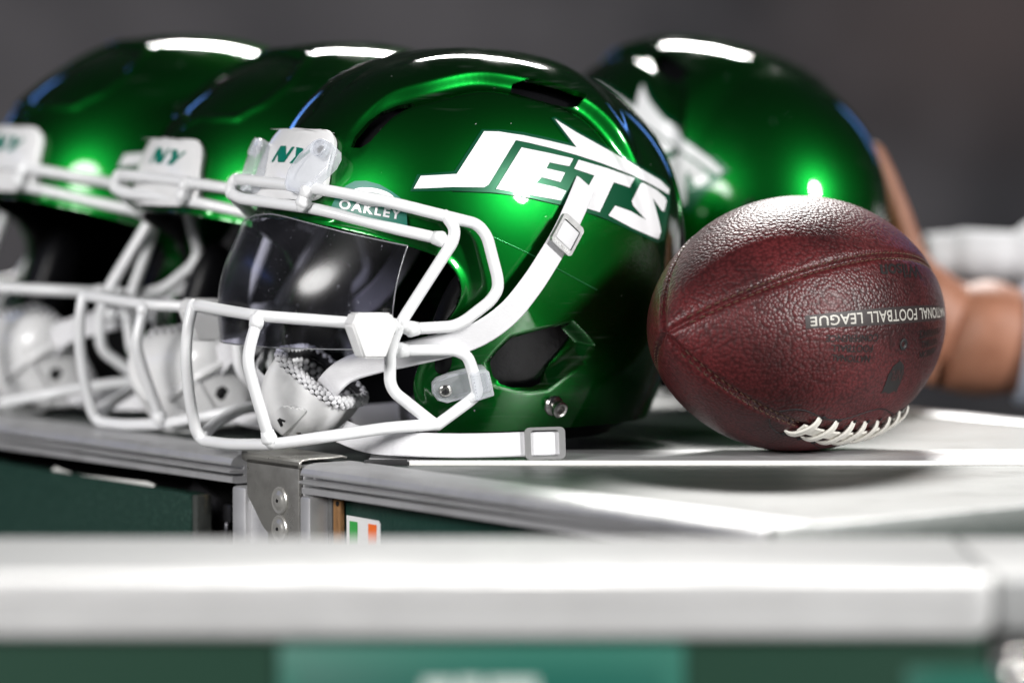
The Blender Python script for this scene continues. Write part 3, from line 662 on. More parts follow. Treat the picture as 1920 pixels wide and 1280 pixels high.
r2 = nt.nodes.new('ShaderNodeMapRange'); r2.inputs[1].default_value = .40; r2.inputs[2].default_value = .75; r2.inputs[3].default_value = .004; r2.inputs[4].default_value = .030; nt.links.new(nv2.outputs[0], r2.inputs[0])
ad = nt.nodes.new('ShaderNodeMath'); ad.operation = 'ADD'; nt.links.new(r1.outputs[0], ad.inputs[0]); nt.links.new(r2.outputs[0], ad.inputs[1])
nt.links.new(fr_.outputs[0], mx.inputs[0]); nt.links.new(tr.outputs[0], mx.inputs[1]); nt.links.new(gl.outputs[0], mx.inputs[2])
nt.links.new(ad.outputs[0], mx2.inputs[0]); nt.links.new(mx.outputs[0], mx2.inputs[1]); nt.links.new(ndf.outputs[0], mx2.inputs[2]); nt.links.new(mx2.outputs[0], o_.inputs[0])
te, be_ = pv(764, 461, .094), pv(738, 655, .090)
tcn, bcn = np.array([.158, 0, pv(470, 402, 0)[2]]), np.array([.180, 0, pv(445, 647, 0)[2]])
def vis_pt(a, q):                              # a -1..1 across, q 0 top .. 1 bottom
    s = math.sin(a * math.pi / 2) if False else a
    k = abs(s) ** 2.7; tpnt = tcn + (te - tcn) * np.array([k, 0, abs(s) ** 1.6]); bpnt = bcn + (be_ - bcn) * np.array([k, 0, abs(s) ** 1.6])
    tpnt[1] = te[1] * s; bpnt[1] = be_[1] * s; p = tpnt + (bpnt - tpnt) * q; p[0] += .010 * math.sin(math.pi * q) * (1 - .5 * k); return p
NA, NQ = 90, 24; V = []; F = []
for i in range(NA + 1):
    for j in range(NQ + 1): V.append(vis_pt(-1 + 2 * i / NA, j / NQ))
for i in range(NA):
    for j in range(NQ): F.append((i * (NQ + 1) + j, i * (NQ + 1) + j + 1, (i + 1) * (NQ + 1) + j + 1, (i + 1) * (NQ + 1) + j))
VISOR = mk('visor', V, F, VIS, H1)
EDGE = mat('visor_edge', (.35, .36, .38), .12, trans=.5)
for P in ([vis_pt(-1 + 2 * i / 60, 1) for i in range(61)], [vis_pt(1, j / 10) for j in range(11)], [vis_pt(-1, j / 10) for j in range(11)], [vis_pt(-1 + 2 * i / 60, 0) for i in range(61)]):
    mk('visor_rim', *tube_geo(P, .00055, 8), EDGE, VISOR)
# visor clips (white shield-shaped caps)
capn = [pv(x, y, .108) for x, y in [(664, 586), (727, 586), (740, 607), (717, 671), (676, 671), (654, 609)]]
def cap(P, nm, parent, out):
    bm = bmesh.new(); o = np.array([0, out, 0]); lo = [bm.verts.new(p - o * .6) for p in P]; hi = [bm.verts.new(p + o * .4) for p in P]; n = len(P)
    bm.faces.new(lo); bm.faces.new(hi)
    for i in range(n): bm.faces.new((lo[i], lo[(i + 1) % n], hi[(i + 1) % n], hi[i]))
    bmesh.ops.recalc_face_normals(bm, faces=bm.faces); bmesh.ops.bevel(bm, geom=list(bm.edges), offset=.0013, segments=3, affect='EDGES'); return bm_obj(nm, bm, WHITEP, parent, True, 50)
cap(capn, 'visor_clip', H1, .012); cap(mir(capn), 'visor_clip', H1, -.012)
# logo plate over the brow on the near side
OP = c6([(92, 262), (120, 205), (190, 115), (255, 82), (330, 80), (420, 105), (500, 150), (560, 195), (598, 235), (606, 380), (600, 440), (540, 430), (300, 370), (90, 320)])
OPL = decal('logo_plate', [OP], .0036, TEAL, H1, .003, 6)
RING = [(700 + 42 * math.cos(t) * 1.0, 372 + 17 * math.sin(t) + 8 * math.cos(t) * .6) for t in np.linspace(0, 2 * math.pi, 28, endpoint=False)]
RIN = [(700 + 29 * math.cos(t) * 1.0, 373 + 10 * math.sin(t) + 8 * math.cos(t) * .4) for t in np.linspace(0, 2 * math.pi, 28, endpoint=False)]
Vr = np.array(RING + RIN); Fr = []
for k in range(28): k2 = (k + 1) % 28; Fr += [(k, k + 28, k2), (k2, k + 28, k2 + 28)]
lay('logo_ring', Vr, [f if np.cross(Vr[f[1]] - Vr[f[0]], Vr[f[2]] - Vr[f[0]]) < 0 else f[::-1] for f in Fr], .0040, DECALW, OPL)
text_decal('logo_lettering', 'OAKLEY', 697, 394, 114, 18, 10.5, .0040, DECALW, OPL, 0, .034, 1.25)

# ---- clear clips with screws
def screw(c, n, parent, r=.0042):
    n = nrm(n); s = lathe('screw', [(r, -.002), (r, .0006), (r * .86, .0013), (r * .5, .0016), (.0002, .0016)], c, n, STEEL, parent, 24)
    a = nrm(np.cross(n, [0, 0, 1])); b = np.cross(n, a)
    for q in (a, b): boxb('screw_slot', c + n * .0016, (q, np.cross(n, q), n), (r * .5, r * .11, .0004), DARKIN, parent, 0)
def shell_plate(name, pix, off0, off1, m, mirror=False, parent=H1):
    V, F = tri_fill([pix], 6); P = np.array([hit(x, y) for x, y in V]); N = np.array([shellN(p) for p in P]); n = len(P)
    top, bot = P + N * off1, P + N * off0
    if mirror: top = np.array(mir(top)); bot = np.array(mir(bot))
    cnt = {}
    for f in F:
        for i in range(3): a, b = f[i], f[(i + 1) % 3]; cnt.setdefault((min(a, b), max(a, b)), []).append((a, b))
    bm = bmesh.new(); vs = [bm.verts.new(v) for v in list(top) + list(bot)]
    G = [tuple(f) for f in F] + [tuple(i + n for i in f[::-1]) for f in F]
    for l in cnt.values():
        if len(l) == 1: a, b = l[0]; G.append((a, a + n, b + n, b))
    for gg in G: bm.faces.new([vs[i] for i in gg])
    bmesh.ops.recalc_face_normals(bm, faces=bm.faces); E = [e for e in bm.edges if e.is_manifold and e.calc_face_angle(0) > R(55)]
    bmesh.ops.bevel(bm, geom=E, offset=.0016, segments=3, affect='EDGES', profile=.6); return bm_obj(name, bm, m, parent, True, 50)
CLP = sh_(c5([(1150, 500), (1240, 420), (1330, 335), (1440, 295), (1540, 320), (1640, 420), (1640, 520), (1570, 650), (1420, 800), (1230, 1010), (1130, 1030), (980, 990), (955, 900), (1010, 700)]), 24, 3)
for mi_ in (False, True):
    cl = shell_plate('mask_clip', CLP, .0060, .0155, CLEAR, mi_)
    p = hit(*sh_(c5([(1420, 430)]), 24, 3)[0]); n = shellN(p); p = p + n * .0125
    if mi_: p = mir([p])[0]; n = mir([n])[0]
    screw(p, n, cl, .0034)
    V, F = lathe_geo([(.0062, -.001), (.0062, .0046), (.0050, .0046), (.0050, -.001)], p, n, 24); mk('clip_boss', V, F, CLEAR, cl, True, 40)
JC = c4([(385, 545), (410, 515), (470, 492), (600, 455), (720, 428), (742, 500), (755, 590), (640, 628), (480, 668), (420, 650), (385, 600)])
for mi_ in (False, True):
    cl = shell_plate('jaw_clip', JC, .0015, .0085, CLEAR, mi_); p = hit(*c4([(468, 585)])[0]); n = shellN(p); p = p + n * .0088
    JW = c4([(608, 455), (718, 432), (752, 588), (640, 624)])
    if mi_: p = mir([p])[0]; n = mir([n])[0]
    shell_plate('jaw_clip_hook', JW, .0087, .0185, CLEAR, mi_, cl); screw(p, n, cl, .0044)
# snap stud
p = hit(1038, 760); n = shellN(p)
lathe('snap_stud', [(.0072, -.004), (.0072, .001), (.0062, .0022), (.0044, .0030), (.0044, .0055), (.0056, .0062), (.0056, .0085), (.0046, .0092), (.0032, .0088), (.0028, .0060), (.0002, .0060)], p, n, STEEL, H1, 30)

# ---- chin strap
def strap_geo(P, N, width=.0172, th=.0024, n=8):
    P = catmull(P, n); N = catmull(N, n); T = np.gradient(P, axis=0); Wd = np.cross(T, N); return ribbon_geo(P, Wd, N, width, th)
ups = [(1098, 345), (1078, 392), (1055, 440), (1028, 486), (996, 535), (955, 585), (905, 622)]
P = [ho(x, y, o) for (x, y), o in zip(ups, (.0025, .006, .0085, .012, .014, .014, .013))]; N = [shellN(hit(x, y)) for x, y in ups]
P += [pv(850, 643, .107), pv(770, 662, .090), pv(705, 676, .070), pv(650, 694, .054), pv(616, 724, .044), pv(598, 756, .020)]
N += [np.array(q, float) for q in ((.15, 1, 0), (.3, .95, 0), (.45, .9, .1), (.55, .8, .25), (.6, .75, .2), (.65, .75, .1))]
STR = mk('chin_strap', *strap_geo(P, N), STRAPM, H1, True, 40)
mk('chin_strap', *strap_geo(mir(P), mir(N)), STRAPM, H1, True, 40)
for sgn in (1, -1):                                          # buckles on the upper straps
    c, n = P[2] * np.array([1, sgn, 1]), N[2] * np.array([1, sgn, 1]); t = nrm(P[3] - P[1]) * np.array([1, sgn, 1]); w = nrm(np.cross(t, n))
    c = c + nrm(n) * .002; parts = []
    outer = rrect(.0118, .0100, .003, 4); inner = rrect(.0078, .0082, .0015, 4); k = len(outer); Vq = []; Fq = []
    for h in (0, .0030):
        for L_ in (outer, inner):
            for x, y in L_: Vq.append(c + t * x + w * y + nrm(n) * (h + .0012))
    for i in range(k):
        j = (i + 1) % k; Fq += [(2 * k + i, 2 * k + j, 3 * k + j, 3 * k + i), (i, k + i, k + j, j), (i, j, 2 * k + j, 2 * k + i), (k + i, 3 * k + i, 3 * k + j, k + j)]
    bk = mk('strap_buckle', Vq, Fq, GUN, H1, True, 40); bmx = bmesh.new(); bmx.from_mesh(bk.data); bmesh.ops.recalc_face_normals(bmx, faces=bmx.faces); bmx.to_mesh(bk.data); bmx.free()
    if sgn == 1:
        V, F = text_fill('SPORTSTAR', 1., 1., .01); wv = V.max(0) - V.min(0); wv_ = nrm(np.cross(n, t))
        for off_, nm in ((.0098, 'buckle_lettering'),):
            V3 = [c + wv_ * (x / wv[0] * .0155) * 1.0 + t * (off_ - y / wv[1] * .0026) + nrm(n) * .0044 for x, y in V]
            V3 = [c - w * (x / wv[0] * .0155) + t * (off_ - y / wv[1] * .0026) + nrm(n) * .0044 for x, y in V] if False else V3
            mk(nm, V3, F, mat('pale_etch', (.75, .75, .75), .4, .6), bk)
    boxb('strap_tongue', c + nrm(n) * .0024, (t, w, nrm(n)), (.0074, .0078, .0012), STRAPM, bk, .0010, 3)
# lower straps, lying out on the lid
def low(sgn):
    pix = [(640, 808, .030), (690, 826, .062), (760, 832, .092), (850, 835, .115), (930, 834, .132), (985, 832, .142), (1050, 830, .152)]
    P = []; N = []
    for x, y, v in pix:
        p = pv(x, y, v); P.append(p * np.array([1, sgn, 1])); N.append(np.array([.45, .89 * sgn, .12]))
    return P, N
for sgn in (1,):
    Pl, Nl = low(sgn); low_strap = mk('chin_strap', *strap_geo(Pl, Nl, .0160, .0024), STRAPM, H1, True, 40)
    c = Pl[5] * .45 + Pl[6] * .55; n = nrm(Nl[5]); t = nrm(Pl[6] - Pl[5]); w = nrm(np.cross(t, n))
    outer = rrect(.0135, .0106, .0035, 5); inner = rrect(.0095, .0086, .002, 5); k = len(outer); Vq = []; Fq = []
    for h in (-.001, .0025):
        for L_ in (outer, inner):
            for x, y in L_: Vq.append(c + t * x + w * y + n * (h + .0012))
    for i in range(k):
        j = (i + 1) % k; Fq += [(2 * k + i, 2 * k + j, 3 * k + j, 3 * k + i), (i, k + i, k + j, j), (i, j, 2 * k + j, 2 * k + i), (k + i, 3 * k + i, 3 * k + j, k + j)]
    bk = mk('strap_buckle', Vq, Fq, GUN, H1, True, 40); bmx = bmesh.new(); bmx.from_mesh(bk.data); bmesh.ops.recalc_face_normals(bmx, faces=bmx.faces); bmx.to_mesh(bk.data); bmx.free()

# ---- chin cup
HEXW = mat('white_foam_studs', (.78, .78, .80), .6); HEXB = mat('black_foam_base', (.015, .015, .017), .7)
c7 = lambda L: [(460 + x / 4.923, 600 + y / 4.923) for x, y in L]
def stud_geo(c, n, r): return lathe_geo([(r, -.0006), (r * .96, .0004), (r * .7, .0012), (r * .1, .0016)], c, n, 6)
def chin_cup(cc, ax, side, hs, parent, marks=True):
    ax = nrm(ax); side = np.asarray(side, float); side = nrm(side - ax * side.dot(ax)); upv = np.cross(side, ax)
    def cup_pt(th, ph, k=1.0):
        r = math.sin(th); h = math.cos(th); sq = 1 + .10 * math.cos(4 * ph) * -1 * r
        return cc + ax * (hs[0] * h * k) + side * (hs[1] * r * math.cos(ph) * k * sq) + upv * (hs[2] * r * math.sin(ph) * k * sq)
    NT, NPH = 18, 48; V = []; F = []
    for kk in (1.0, .90):
        for i in range(NT + 1):
            for j in range(NPH): V.append(cup_pt(R(100) * i / NT, 2 * math.pi * j / NPH, kk))
    for L_ in (0, 1):
        o0 = L_ * (NT + 1) * NPH
        for i in range(NT):
            for j in range(NPH):
                j2 = (j + 1) % NPH; F.append((o0 + i * NPH + j, o0 + i * NPH + j2, o0 + (i + 1) * NPH + j2, o0 + (i + 1) * NPH + j))
    o0 = (NT + 1) * NPH
    for j in range(NPH): j2 = (j + 1) % NPH; F.append((NT * NPH + j, NT * NPH + j2, o0 + NT * NPH + j2, o0 + NT * NPH + j))
    C_ = mk('chin_cup', V, F, WHITEP, parent, True); bmx = bmesh.new(); bmx.from_mesh(C_.data); bmesh.ops.recalc_face_normals(bmx, faces=bmx.faces); bmx.to_mesh(C_.data); bmx.free()
    C_.data.set_sharp_from_angle(angle=R(50))
    rp_ = lambda ph, k=1.0: cup_pt(R(103), ph, .97 * k)
    mk('rim_pad', *tube_geo([rp_(2 * math.pi * j / 60) for j in range(61)], .0034, 12), HEXB, C_)
    V = [cup_pt(R(100) * i / 12, 2 * math.pi * j / 30, .885) for i in range(13) for j in range(30)]
    F = [(i * 30 + j, i * 30 + (j + 1) % 30, (i + 1) * 30 + (j + 1) % 30, (i + 1) * 30 + j) for i in range(12) for j in range(30)]; mk('foam_base', V, F, HEXB, C_)
    stud = []
    for row in range(5):
        for j in range(34):
            ph = 2 * math.pi * (j + .5 * (row % 2)) / 34; p = rp_(ph); o_d = nrm(p - rp_(ph, .8)); a_ = R((-110, -70, -30, 10, 45)[row])
            n_ = nrm(ax * math.sin(a_) + o_d * math.cos(a_)); stud.append(stud_geo(p + n_ * .0033, n_, .0021))
    for i in range(3, 15):
        nn = max(6, int(34 * math.sin(R(100) * i / 15)))
        for j in range(nn):
            p = cup_pt(R(100) * i / 15, 2 * math.pi * (j + .5 * (i % 2)) / nn, .865); stud.append(stud_geo(p, nrm(cc - p), .0024))
    mk('foam_studs', *join_geo(stud), HEXW, C_, True, 60)['kind'] = 'stuff'
    A = np.stack([ax * hs[0], side * hs[1], upv * hs[2]], 1); Ai = np.linalg.inv(A)
    def cup_hit(px, py):
        d = nrm(rayl(px, py)); o2 = Ai @ (CAML - cc); d2 = Ai @ d; a, b, c_ = d2 @ d2, 2 * o2 @ d2, o2 @ o2 - 1; D_ = b * b - 4 * a * c_
        return CAML + d * ((-b - math.sqrt(max(D_, 0))) / (2 * a))
    cup_n = lambda p: nrm(Ai.T @ (Ai @ (p - cc)))
    def cup_plate(name, pix, off, m, th=.0006):
        V, F = tri_fill([pix], 5); P = [cup_hit(x, y) for x, y in V]; o = mk(name, [p + cup_n(p) * off for p in P], F, m, C_, True)
        md = o.modifiers.new('s', 'SOLIDIFY'); md.thickness = th; md.offset = 0
    if not marks:
        for ph in (35, 145, 215, 325): mk('cup_ridge', *tube_geo([cup_pt(R(t_), R(ph) + .004 * t_, 1.0) for t_ in range(16, 92, 6)], .0034, 8), WHITEP, C_)
        mk('cup_ridge', *tube_geo([cup_pt(R(48), R(a_), 1.0) for a_ in range(-32, 214, 10)], .0026, 8), WHITEP, C_)
        for t_, a_ in ((30, 60), (64, 10), (64, 170), (70, 92)):
            p = cup_pt(R(t_), R(a_), 1.002); mk('cup_vent', *lathe_geo([(.0052, 0), (.0052, .0008), (.0001, .0008)], p, nrm(p - cc), 6), DARKIN, C_)
    if marks:
        cup_plate('cup_emblem', c7([(270, 855), (290, 825), (345, 785), (400, 790), (570, 822), (560, 850), (370, 1035), (345, 1045)]), .0006, WHITEP, .0024)
        cup_plate('cup_mark', c7([(312, 905), (330, 890), (384, 912), (374, 924), (348, 914), (360, 955), (342, 964)]), .0020, RUBBER)
        p = cup_hit(*c7([(510, 1030)])[0]); screw(p, cup_n(p), C_, .0034)
    return C_
CUP = chin_cup(pv(590, 724, .010), [.32, -.45, -.72], [1, .25, -.45], (.040, .036, .031), H1)

# ---- inside padding
V, T = shell_mesh(6, 'A', scale=.93, wbot=.012, grow=.010, vents=False)
LIN = mk('liner', V, T[:, ::-1], VINYL, H1)
V, T = shell_mesh(6, 'A', scale=.90, wbot=.006, grow=.016, vents=False)
k = V[:, 2] < .06; T = T[k[T].all(1)]; mk('neck_pad', V, T, RUBBER, H1)
md = H1.children[-1].modifiers.new('s', 'SOLIDIFY'); md.thickness = .014; md.offset = -1
def pad_geo(c, ax3, h, p=2.6):
    D, T = ico(4); q = np.sign(D) * np.abs(D) ** (2 / p); return [c + ax3[0] * a * h[0] + ax3[1] * b * h[1] + ax3[2] * g_ * h[2] for a, b, g_ in q], T.tolist()
pc = pv(842, 575, .090)
for sgn in (1, -1):
    m_ = np.array([1, sgn, 1]); mk('jaw_pad', *pad_geo(pc * m_ + np.array([-.010, -.004 * sgn, -.012]), [np.array([.9, 0, .4]), np.array([0, 1., 0]), np.array([-.4, 0, .9])], (.017, .013, .040)), VINYL, H1)
mk('brow_pad', *pad_geo(np.array([.118, 0, .186]), [np.array([.9, 0, .3]), np.array([0, 1., 0]), np.array([-.3, 0, .9])], (.012, .062, .022)), VINYL, H1)
mk('crown_pad', *pad_geo(np.array([-.02, 0, .235]), np.eye(3), (.07, .06, .02)), VINYL, H1)
mk('rear_pad', *pad_geo(np.array([-.125, 0, .13]), np.eye(3), (.02, .08, .07)), VINYL, H1)

# ---- the other helmets
def children(o): return [c for c in bpy.data.objects if c.parent == o]
def copy_tree(o, parent):
    c = o.copy(); COL.objects.link(c); c.parent = parent
    for ch in children(o): copy_tree(ch, c)
    return c
def place(px, py_unused, y): p = at_depth(px, 700, y); return (p[0], y, 0)
H1C = children(H1); SKIP = ('visor', 'visor_clip', 'mask_clip', 'logo_plate', 'snap_stud', 'chin_cup')
CUPB = None
SHELL_B = None
def other(label, loc, psi, sc, kind):
    global SHELL_B
    h = helmet_root(label, loc, math.pi + psi, sc)
    for ch in H1C:
        nm = ch.name.split('.')[0]
        if nm in SKIP: continue
        if nm == 'shell' and kind == 'B':
            if SHELL_B is None: SHELL_B, _, _ = shell_obj('shell', 7, 'B', GREEN, h); s = SHELL_B
            else: s = SHELL_B.copy(); COL.objects.link(s); s.parent = h
            for g2 in children(SHELL_A):
                if 'seam' not in g2.name: copy_tree(g2, s)
            continue
        if nm == 'brow_bumper' and kind == 'B':
            global BUMPER_B
            if BUMPER_B is None:
                Vc = Vb.copy(); Vc[:, 1] += DWB; BUMPER_B = plate_vw('brow_bumper', Vc, Fb, .0068, .006, WHITEP, h)
                for p in (NYN, NYY): bumper_decal(p, BUMPER_B, DWB + .005)
            else: copy_tree(BUMPER_B, h)
            continue
        copy_tree(ch, h)
    global CUPB
    if CUPB is None: CUPB = chin_cup(pv(575, 748, .004), [.74, .16, -.42], [0, 1, .06], (.036, .050, .042), h, False)
    else: copy_tree(CUPB, h)
    return h
H2 = other('green helmet without visor just left of the nearest helmet', place(650, 0, .26), R(36), 1.0, 'B'); H2.rotation_euler = (0, R(3), math.pi + R(36)); H2.location.z = .008
H3 = other('leftmost green helmet, cut off by the picture edge', place(350, 0, .43), R(35), 1.035, 'B'); H3.rotation_euler = (0, R(2), math.pi + R(35)); H3.location.z = .006
H4 = other('green helmet behind the ball seen from its rear side', place(1325, 0, .46), R(-50), 1.02, 'A')
_c = Vector((0, 0, .14)); _m = Matrix.Rotation(R(14), 4, 'Y') @ Matrix.Rotation(math.pi + R(-50), 4, 'Z')      # tipped back on its neck edge
H4.rotation_euler = _m.to_euler(); H4.location = Vector(place(1306, 0, .46)) + _c - (_m @ _c) + Vector((0, 0, .006))

# ================================================================== FOOTBALL
BA, BB, BP = .142, .0865, .80
bc = at_depth(1497, 700, 0.012); BC = np.array([bc[0], .012, 0.0]); TH = R(48)
XA = np.array([-math.cos(TH), -math.sin(TH), 0]); XB = np.array([math.sin(TH), -math.cos(TH), 0])
ball = empty('football', (BC[0], BC[1], 0), 0, 'dark brown pebbled leather football with white laces', 'football')
A_S = R(56)
def prof_r(x): return BB * np.maximum(1 - (np.abs(x) / BA) ** 2, 0) ** BP
def bpnt(x, al, off=0.0):
    r = prof_r(x); e = 1e-4; dr = (prof_r(min(x + e, BA)) - prof_r(max(x - e, -BA))) / (2 * e); rad = UP * math.cos(al) + XB * math.sin(al)
    n = nrm(rad - XA * dr); return XA * x + rad * r + UP * BB + n * off, n
LEATHER = bpy.data.materials.new('pebbled_leather'); LEATHER.use_nodes = True; nt = LEATHER.node_tree; b = nt.nodes['Principled BSDF']
tc = nt.nodes.new('ShaderNodeTexCoord'); vo = nt.nodes.new('ShaderNodeTexVoronoi'); vo.inputs['Scale'].default_value = 430; vo.feature = 'F1'
nz = nt.nodes.new('ShaderNodeTexNoise'); nz.inputs['Scale'].default_value = 60; mpx = nt.nodes.new('ShaderNodeMixRGB'); mpx.inputs[0].default_value = .0012
nt.links.new(tc.outputs['Object'], mpx.inputs[1]); nt.links.new(nz.outputs['Color'], mpx.inputs[2]); nt.links.new(tc.outputs['Object'], nz.inputs['Vector']); nt.links.new(mpx.outputs[0], vo.inputs['Vector'])
bn = nt.nodes.new('ShaderNodeBump'); bn.invert = True; bn.inputs['Strength'].default_value = .44; bn.inputs['Distance'].default_value = .0011
nt.links.new(vo.outputs['Distance'], bn.inputs['Height']); nt.links.new(bn.outputs[0], b.inputs['Normal'])
nz2 = nt.nodes.new('ShaderNodeTexNoise'); nz2.inputs['Scale'].default_value = 16; nz2.inputs['Detail'].default_value = 7; nt.links.new(tc.outputs['Object'], nz2.inputs['Vector'])
rp = nt.nodes.new('ShaderNodeValToRGB'); rp.color_ramp.elements[0].position = .34; rp.color_ramp.elements[1].position = .70
rp.color_ramp.elements[0].color = (.030, .0058, .0066, 1); rp.color_ramp.elements[1].color = (.115, .0160, .0180, 1); nt.links.new(nz2.outputs[0], rp.inputs[0])
mxc = nt.nodes.new('ShaderNodeMixRGB'); mxc.blend_type = 'MULTIPLY'; mr = nt.nodes.new('ShaderNodeMapRange'); mr.inputs[1].default_value = .35; mr.inputs[2].default_value = .75; mr.inputs[3].default_value = 0; mr.inputs[4].default_value = .75  # shade in the valleys between pebbles put into the leather colour
nt.links.new(vo.outputs['Distance'], mr.inputs[0]); nt.links.new(mr.outputs[0], mxc.inputs[0]); nt.links.new(rp.outputs[0], mxc.inputs[1]); mxc.inputs[2].default_value = (.35, .3, .3, 1)
nt.links.new(mxc.outputs[0], b.inputs['Base Color']); b.inputs['Roughness'].default_value = .42; b.inputs['Specular IOR Level'].default_value = .45
NX, NAL = 120, 44
for q in range(4):
    V = []; F = []; al0 = A_S + q * math.pi / 2
    for i in range(NX + 1):
        x = -BA * .9995 + 2 * BA * .9995 * i / NX
        x = BA * .9995 * math.sin(math.pi / 2 * (x / (BA * .9995)))
        for j in range(NAL + 1):
            tt = j / NAL; tt = .5 - .5 * math.cos(math.pi * tt); al = al0 + tt * math.pi / 2
            r = float(prof_r(x)); ds = min(tt, 1 - tt) * math.pi / 2 * r
            p, n = bpnt(x, al, 0); p = p - n * (.0034 * math.exp(-(ds / .0024) ** 2)); V.append(p)
    for i in range(NX):
        for j in range(NAL): a_ = i * (NAL + 1) + j; F.append((a_, a_ + 1, a_ + NAL + 2, a_ + NAL + 1))
    mk('leather_panel', V, F, LEATHER, ball)
# seam stitches
STI = mat('dark_thread', (.10, .055, .03), .7); st = []
for q in range(4):
    al = A_S + q * math.pi / 2
    for sg in (-1, 1):
        for k in range(64):
            x = -BA * .93 + 2 * BA * .93 * k / 63; r = float(prof_r(x)); a1_ = al + sg * .0022 / r
            if q == 1 and abs(x) < .055: continue
            pA, nA = bpnt(x - .0012, a1_, -.0012); pB, _ = bpnt(x, a1_, -.0004); pC, _ = bpnt(x + .0012, a1_, -.0012); st.append(tube_geo([pA, pB, pC], .00032, 5))
sto = mk('seam_stitches', *join_geo(st), STI, ball); sto['kind'] = 'stuff'
# laces along the lower seam
LACE = mat('white_lace', (.70, .68, .62), .55, bump=(400, .3, .001)); aL = A_S + math.pi / 2
lx = np.linspace(-.050, .050, 8)
for sg in (0,):
    P = []; N = []
    for x in np.linspace(-.056, .053, 24): p, n = bpnt(x, aL + sg / BB, .0016); P.append(p); N.append(n)
    P, N = np.array(P), np.array(N); mk('lace_run', *ribbon_geo(P, np.cross(np.gradient(P, axis=0), N), N, .0085, .0018), LACE, ball, True, 40)
for k, x in enumerate(lx):
    P = []; N = []
    for t in np.linspace(-1, 1, 15):
        p, n = bpnt(x + .0058 * t + .0008 * math.sin(k * 2.1), aL + t * (.0140 + .0008 * math.sin(k * 1.7)) / BB, -.0015 + .0052 * max(0, 1 - abs(t) ** 3.2)); P.append(p); N.append(n)
    P, N = np.array(P), np.array(N); mk('lace', *ribbon_geo(P, np.cross(np.gradient(P, axis=0), N), N, .0056, .0020), LACE, ball, True, 40)
    for sg in (-1, 1):
        p, n = bpnt(x + .0060 * sg, aL + sg * .0146 / BB, .0003); mk('lace_hole', *lathe_geo([(.0016, 0), (.0016, .0003), (.0001, .0003)], p, n, 10), DARKIN, ball)
# stitched curve round the laces
for sg in (-1, 1):
    P = []
    for t in np.linspace(-1, 1, 60): P.append(bpnt(t * .074, aL + sg * (.020 + .006 * math.cos(t * 6.0)) * (1 - .75 * abs(t) ** 6) / BB, .0001)[0])
    mk('lace_patch_seam', *tube_geo(P, .0004, 6), RUBBER, ball)
# print
INK = mat('dark_stamp_ink', (.012, .010, .010), .45); FOIL = mat('silver_foil', (.46, .44, .40), .45, .15)
def ball_text(name, body, x0, al0, length, height, m, off=.0003, bold=0., spacing=1., shear=0.):
    V, F = text_fill(body, .14, 1., bold, spacing, shear); w = V.max(0) - V.min(0); out = []
    for x, y in V:
        xx = x0 + x / w[0] * length; out.append(bpnt(xx, al0 + y / w[1] * height / BB, off)[0])
    return mk(name, out, F, m, ball)
def ball_patch(name, poly, x0, al0, m, off, flip=1):
    V, F = tri_fill([poly], .004); return mk(name, [bpnt(x0 + x, al0 + y / BB, off)[0] for x, y in V], F, m, ball)
aT = R(84)
ball_patch('stamp_band', [(-.077, -.0056), (.077, -.0056), (.077, .0056), (-.077, .0056)], 0, aT, mat('faded_band', (.022, .014, .014), .5), .00015)
ball_text('league_lettering', 'NATIONAL FOOTBALL LEAGUE', 0, aT, .148, .0078, FOIL, .0004, .012, 1.05)
ball_text('maker_lettering', 'Wilson', -.012, R(64), .048, .0105, INK, .0003, .02, 1., .3)
for k, wd_ in enumerate(('NATIONAL', 'FOOTBALL', 'CONFERENCE')):
    ball_text('stamp_lettering', wd_, .044, aT + (.0286 - .0073 * k) / BB, (.030, .032, .040)[k], .0052, INK, .0003, .015)
for k, wd_ in enumerate(('AMERICAN', 'FOOTBALL', 'CONFERENCE')):
    ball_text('stamp_lettering', wd_, -.040, aT + (.0286 - .0073 * k) / BB, (.030, .030, .038)[k], .0052, INK, .0003, .015)
sh = [(-.0085, .0115), (-.0085, -.003), (-.006, -.009), (0, -.0125), (.006, -.009), (.0085, -.003), (.0085, .0115), (.005, .0100), (0, .0120), (-.005, .0100)]
ball_patch('shield_stamp', sh, -.001, aT + .043 / BB, INK, .0002)
ball_text('shield_lettering', 'NFL', -.001, aT + .041 / BB, .012, .0075, mat('worn_ink', (.045, .016, .016), .5), .0004, .02)
p, n = bpnt(-.002, aT + .0195 / BB, 0); vv_ = lathe('valve', [(.0040, -.001), (.0040, .0006), (.0030, .0009), (.0016, -.0002), (.0002, -.0006)], p, n, RUBBER, ball, 20)

# ================================================================== PERSON (hand and forearm behind the ball)
SKIN = mat('skin', (.37, .165, .10), .55, var=(40, (.28, .115, .065), .4, .7), bump=(200, .15, .001))
PY = .47
def pw(px, py, y=PY): return Vector(at_depth(px, py, y))
person_o = pw(1830, 660); person_o.z = 0
pts = {}; order = []; edges = []
bmv = []; rad = []
def add(p, r, parent_i=None):
    bmv.append(Vector(p) - person_o); rad.append(r); i = len(bmv) - 1
    if parent_i is not None: edges.append((parent_i, i))
    return i
sh0 = add(pw(2520, 420, PY + .10), .060); el = add(pw(2430, 700, PY + .03), .050, sh0); fa = add(pw(2180, 668, PY + .02), .050, el); fa2 = add(pw(2000, 650, PY), .044, fa); wr = add(pw(1900, 640, PY), .043, fa2)
pm = add(pw(1815, 634, PY), .046, wr); kn = add(pw(1735, 610, PY), .044, pm)
def finger(chain, root):
    i = root
    for (px, py, y, r) in chain: i = add(pw(px, py, y), r, i)
finger([(1715, 500, PY - .010, .013), (1690, 420, PY - .012, .011), (1660, 335, PY - .012, .0095), (1628, 268, PY - .008, .0085)], kn)
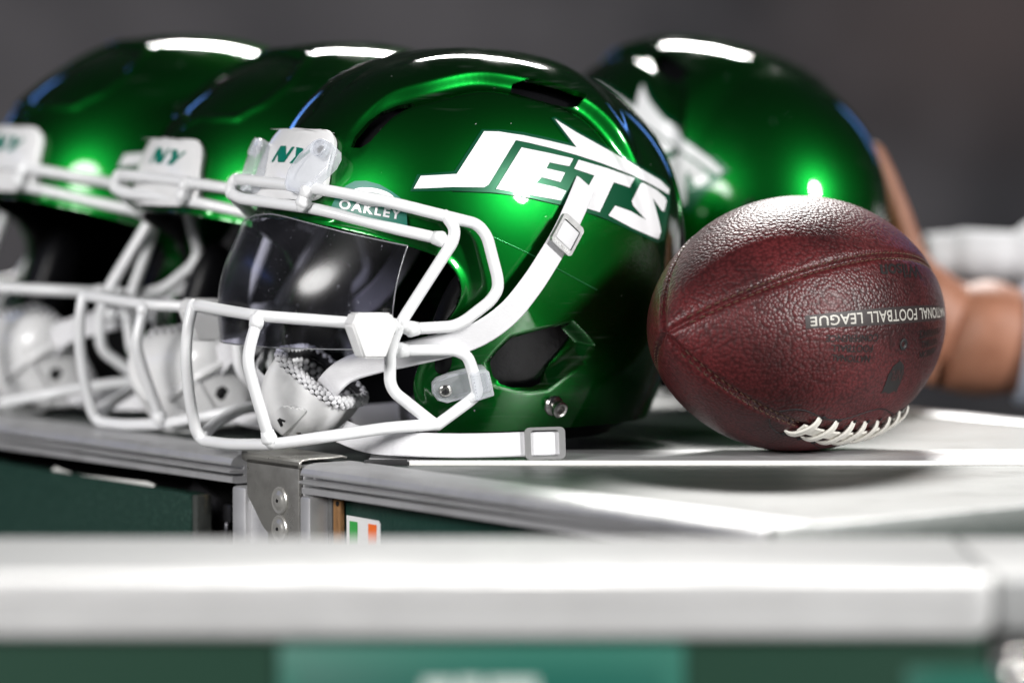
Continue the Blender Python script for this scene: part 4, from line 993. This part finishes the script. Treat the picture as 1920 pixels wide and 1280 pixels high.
finger([(1700, 530, PY - .03, .013), (1655, 470, PY - .040, .011), (1615, 420, PY - .045, .0095), (1585, 380, PY - .045, .0085)], kn)
finger([(1690, 570, PY - .03, .013), (1640, 530, PY - .045, .011), (1600, 500, PY - .05, .0095), (1570, 480, PY - .05, .0085)], kn)
finger([(1690, 620, PY - .02, .012), (1645, 600, PY - .03, .010), (1610, 585, PY - .035, .009), (1585, 575, PY - .035, .008)], kn)
finger([(1770, 690, PY - .02, .014), (1715, 690, PY - .03, .012), (1670, 670, PY - .03, .010)], pm)
me = bpy.data.meshes.new('person'); me.from_pydata([v[:] for v in bmv], edges, []); person = bpy.data.objects.new('person', me); COL.objects.link(person); person.location = person_o
md = person.modifiers.new('skin', 'SKIN'); sv = me.skin_vertices[0].data
for i, r in enumerate(rad): sv[i].radius = (r, r)
sv[0].use_root = True
md2 = person.modifiers.new('sub', 'SUBSURF'); md2.levels = 2; md2.render_levels = 2
dg = bpy.context.evaluated_depsgraph_get(); nm_ = bpy.data.meshes.new_from_object(person.evaluated_get(dg)); person.modifiers.clear(); person.data = nm_; nm_.materials.clear(); nm_.materials.append(SKIN)
nm_.polygons.foreach_set('use_smooth', [True] * len(nm_.polygons)); nm_.name = 'person'
person['label'] = 'person behind the ball, bare forearm with wristband, hand on the rear helmet'; person['category'] = 'person'
cl_w = mat('white_cotton', (.78, .78, .80), .8, bump=(30, .5, .01))
V, F = lathe_geo([(.040, 0), (.0475, .001), (.0500, .006), (.0495, .030), (.0510, .050), (.0475, .056), (.040, .057)], np.array(pw(1909, 642, PY) - person_o), np.array(pw(2000, 650, PY) - pw(1909, 642, PY)), 32); mk('wristband', V, F, mat('pale_blue_band', (.60, .66, .80), .8, bump=(300, .5, .002)), person, True, 60)
V, F = tube_geo(catmull([np.array(pw(1730, 482, PY + .14) - person_o), np.array(pw(1800, 478, PY + .14) - person_o), np.array(pw(1930, 482, PY + .14) - person_o), np.array(pw(2150, 470, PY + .15) - person_o), np.array(pw(2500, 430, PY + .16) - person_o)], 6), [.010] + [.019] * 5 + [.021] * 6 + [.03] * 6 + [.05] * 6 + [.06], 24); mk('shirt_sleeve', V, F, cl_w, person)
